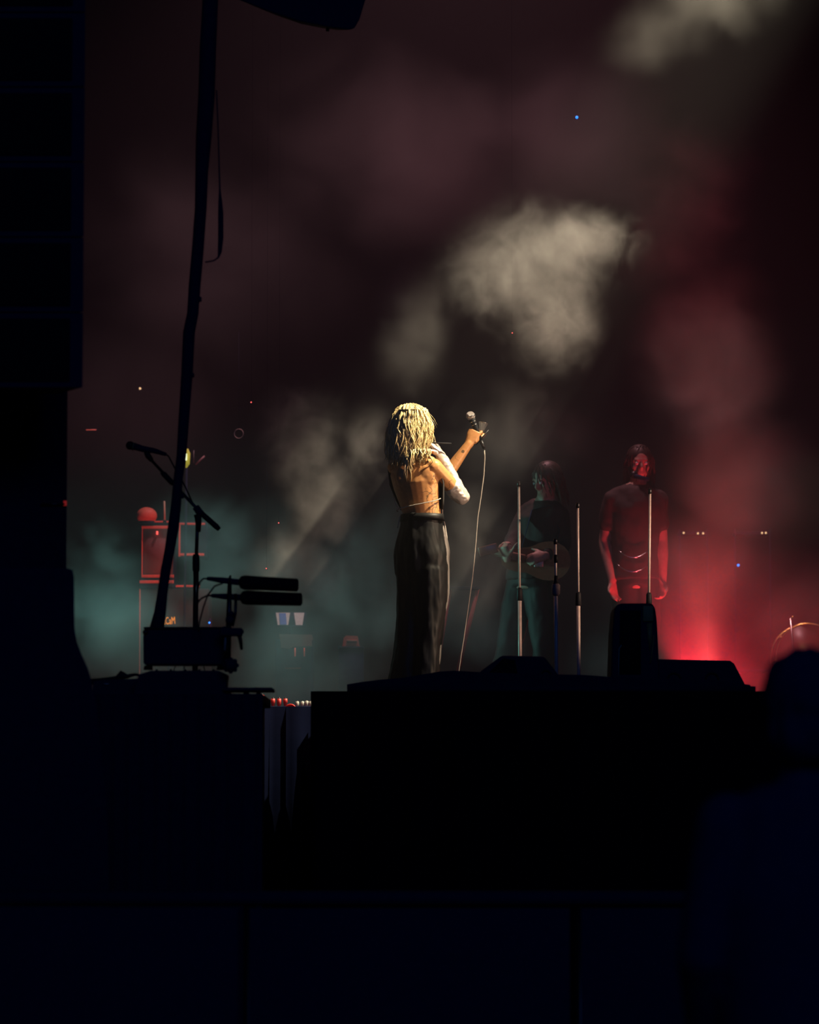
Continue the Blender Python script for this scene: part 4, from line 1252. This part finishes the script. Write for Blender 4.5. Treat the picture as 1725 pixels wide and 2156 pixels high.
MB().box((W(741, 0).x, YK + .1, W(0, 1362).z - .004), (.18, .23, .008)).build('lid', BLACK, rs2)
lamp('paper_light', 'SPOT', W(611, 1262, -.25), .35, (1, .95, .85), W(611, 1310), spot_size=R(70), spot_blend=.7, shadow_soft_size=.02)
bb = empty('blue_light_box', C(442, 1330, -.5), 'small dark box with a blue indicator behind the equipment case', 'box')
MB().box(C(443, 1312, -.5), (.018, .02, .07), None, .003).build('body', BLACK, bb)
MB().ball(C(441, 1311, -.52), .007, 2).build('indicator', LEDB, bb)

# ------------------------------------------------------------------ drums at the right edge
YD = 25.5
Dp = lambda x, y, dy=0.0: P(x, y, YD + dy)
dk = empty('bass_drum', V((Dp(1700, 0).x, YD + .2, DECK)), 'bass drum at the right edge, its hoop catching golden light', 'drum')
rad = .22
dc = Dp(1702, 1379); 
MB().tube([dc + V((0, .0, 0)), dc + V((0, .4, 0))], [rad - .01, rad - .01], 40).build('shell', DRUM, dk)
MB().ring(dc, (0.15, 1, 0), rad, .010, n=48).build('hoop', GOLD, dk)
MB().ring(dc + V((0, .4, 0)), (0, 1, 0), rad, .010, n=48).build('hoop', GOLD, dk)
for i in range(8):
    a = i * math.pi / 4 + .2
    p = dc + V((math.cos(a) * (rad + .005), .05, math.sin(a) * (rad + .005)))
    MB().bar(p - V((0, .05, 0)), p + V((0, .12, 0)), .007).build('lug', GOLD, dk)
for sgn in (-1, 1):
    MB().bar(dc + V((sgn * rad * .8, .1, -.1)), V((dc.x + sgn * (rad + .12), YD - .05, DECK + .01)), .009).build('leg', CHROME, dk)
cs = empty('cymbal_stand', V((Dp(1664, 0).x, YD - .25, DECK)), 'thin cymbal stand with wing nuts left of the golden drum hoop', 'stand')
MB().bar(V((Dp(1664, 0).x, YD - .25, DECK + .02)), Dp(1665, 1302, -.25), .008).build('tube', CHROME, cs)
MB().bar(Dp(1665, 1302, -.25), Dp(1674, 1297, -.25), .006).build('wing_nut', GOLD, cs)
for a in (0, 2.1, 4.2):
    b0 = V((Dp(1664, 0).x, YD - .25, DECK))
    MB().bar(b0 + V((0, 0, .2)), b0 + V((.2 * math.cos(a), .2 * math.sin(a), .01)), .006).build('leg', CHROME, cs)
lamp('amber_drum_light', 'SPOT', Dp(1640, 1180, -.9), 6, (1, .62, .25), Dp(1692, 1315), spot_size=R(26), spot_blend=.5, shadow_soft_size=.03)

# small indicator lights on dark rack gear
def led(px, py, Y, r, m, label, cat='indicator light', group=None, hang=False):
    root = empty('indicator_light', P(px, py, Y), label, cat, group)
    MB().ball(P(px, py, Y), r, 2).build('lens', m, root)
    MB().box(P(px, py, Y) + V((0, r + .012, 0)), (r * 3, .02, r * 3), None, .002).build('housing', BLACK, root)
    if hang:
        MB().bar(P(px, py, Y) + V((0, r + .012, 0)), V((P(px, py, Y).x, Y + r + .012, 9.9)), .0005, n=4).build('wire', BLACK, root)
led(1215, 247, 24, .0095, LEDB, 'tiny blue indicator light high up at the right', hang=True)
led(1555, 1190, 27.0, .009, LEDB, 'tiny blue indicator light right of the red glow')
led(529, 847, 22, .005, LEDR, 'tiny red indicator light above the shotgun microphones', hang=True)
led(587, 1101, 22, .004, LEDR, 'tiny red dot left of the smoke plume', hang=True)
led(561, 1197, 22, .004, LEDR, 'tiny red dot just above the foam windscreens', hang=True)
led(1079, 701, 21.2, .004, LEDR, 'tiny orange dot under the high smoke cloud', hang=True)
for (x, y, lb_) in ((1440, 1122, 'brightest tiny warm light, leftmost on the left rack'), (1470, 1123, 'tiny warm light, left of the close pair on the left rack'), (1481, 1123, 'tiny warm light, right of the close pair on the left rack'), (1605, 1122, 'left tiny warm light of the pair on the right rack'), (1613, 1122, 'right tiny warm light of the pair on the right rack')):
    led(x, y, 27, .007, LEDW, lb_, group='warm lights in a level row at the right')
led(295, 818, 27, .008, LEDW, 'tiny warm glint high left of the mast', hang=True)
for (x0_, x1_, y0_, lab) in ((1432, 1490, 1114, 'black rack carrying three warm lights right of the standing person'), (1548, 1622, 1113, 'black rack carrying two warm lights and a blue one at the right')):
    a_, b2 = P(x0_, y0_, 27.08), P(x1_, y0_, 27.08)
    rk_ = empty('equipment_rack', V(((a_.x + b2.x) / 2, 27.3, DECK)), lab, 'rack')
    for xx in (a_.x, b2.x):
        MB().bar((xx, 27.1, DECK), (xx, 27.1, a_.z), .006).build('upright', BLACK, rk_)
    for zz in (DECK + .12, DECK + .45):
        MB().box(((a_.x + b2.x) / 2, 27.22, zz), (b2.x - a_.x + .03, .28, .02), None, .003).build('shelf', BLACK, rk_)
    MB().box(((a_.x + b2.x) / 2, 27.25, P(0, 1122, 27.1).z), (b2.x - a_.x, .25, .03), None, .004).build('equipment_unit', BLACK, rk_)
rb = empty('red_marker_light', P(192, 905, 25), 'short dim red bar of light beside the far left tower', 'indicator light')
MB().box(P(192, 905, 25), (.07, .01, .006)).build('lens', mat('dim_red_led', (.6, .1, .1), .5, emit=(1, .15, .1), estr=.3), rb)
MB().box(P(192, 905, 25) + V((0, .015, 0)), (.08, .02, .014)).build('housing', BLACK, rb)

# the red floor lamp itself
rf = empty('floor_lamp', V((REDP.x, REDP.y, DECK)), 'compact black floor lamp shining red behind the wide wedge monitor', 'lamp')
MB().tube([V((REDP.x, REDP.y + .02, DECK + .01)), V((REDP.x, REDP.y + .02, DECK + .03))], [.10, .09], 24).build('housing', BLACK, rf)
for sgn in (-1, 1):
    MB().box((REDP.x + sgn * .11, REDP.y + .02, DECK + .03), (.012, .05, .06), None, .003).build('bracket', BLACK, rf)

# spectator's head, out of focus at the right
YH = 8.0
hb = P(1695, 1470, YH)
sp_ = empty('person', V((hb.x, YH, 0)), 'dark blurred spectator head and shoulders at the lower right', 'person')
b = MB()
hc_ = P(1695, 1488, YH)
head(b, hc_, (-.15, 1, 0.05), s=1.0)
b.tube([hc_ - V((0, 0, .06)), hc_ - V((0, 0, .16))], [.058, .062], 14)
top_ = hc_ - V((0, 0, .17))
b.tube([top_, top_ - V((0, 0, .06)), top_ - V((0, 0, .25)), top_ - V((0, 0, .5)), top_ - V((0, 0, .62))], [(.08, .07), (.17, .09), (.2, .13), (.17, .12), (.17, .13)], 20, side=(1, 0, 0))
for sgn in (-1, 1):
    shp = top_ + V((sgn * .17, 0, -.09)); elp = top_ + V((sgn * .23, -.02, -.38)); wrp = top_ + V((sgn * .21, .12, -.6))
    limb(b, [shp, shp.lerp(elp, .5), elp], [.065, .05, .042]); limb(b, [elp, elp.lerp(wrp, .3), wrp], [.042, .043, .028])
    hand(b, wrp, (0, .4, -1), (-sgn, 0, 0), (0, 1, .4))
    hp = V((hb.x + sgn * .09, YH, hc_.z - .82)); kn = V((hb.x + sgn * .1, YH + .03, hc_.z * .32)); an = V((hb.x + sgn * .11, YH, .09))
    limb(b, [hp, kn, an], [.095, .06, .042])
    b.tube([an + V((0, -.04, -.04)), an + V((0, .06, -.05)), an + V((0, .16, -.065))], [.04, .038, .022], 12)
b.build('body', BLACK, sp_, remesh=0.012, smooth_iter=3)
t = MB(); t.ball(hc_ + V((0, -.015, .025)), (.098, .115, .108), 3)
t.ball(hc_ + V((0, -.05, -.05)), (.085, .07, .09), 3)
ho = t.build('hair', CLOTH, sp_, remesh=.010, smooth_iter=3)
wrinkle(ho, .008, 30, 12)
c = MB()
c.tube([top_ + V((0, 0, .0)), top_ - V((0, 0, .05)), top_ - V((0, 0, .25)), top_ - V((0, 0, .66))], [(.10, .085), (.19, .105), (.215, .145), (.185, .15)], 20, side=(1, 0, 0))
for sgn in (-1, 1):
    shp = top_ + V((sgn * .17, 0, -.09)); elp = top_ + V((sgn * .23, -.02, -.38)); wrp = top_ + V((sgn * .21, .12, -.6))
    limb(c, [shp, elp, elp.lerp(wrp, .85)], [.078, .058, .045])
c.build('jacket', CLOTH, sp_, remesh=.014, smooth_iter=3)

# crowd barrier in front of the stage
bar_ = empty('crowd_barrier', V((0, 13.2, 0)), 'black steel crowd barrier standing in front of the stage', 'barrier')
for i in range(5):
    x = -2.4 + i * 1.2
    MB().box((x, 13.2, .58), (1.16, .012, 1.05), None, .004).build('panel', BLACK, bar_)
    MB().box((x, 13.45, .02), (1.16, .6, .03), None, .004).build('footplate', BLACK, bar_)
    MB().bar((x - .58, 13.22, 0), (x - .58, 13.22, 1.12), .022).build('post', DMETAL, bar_)
MB().bar((-3, 13.2, 1.14), (3, 13.2, 1.14), .028).build('top_rail', BLACK, bar_)
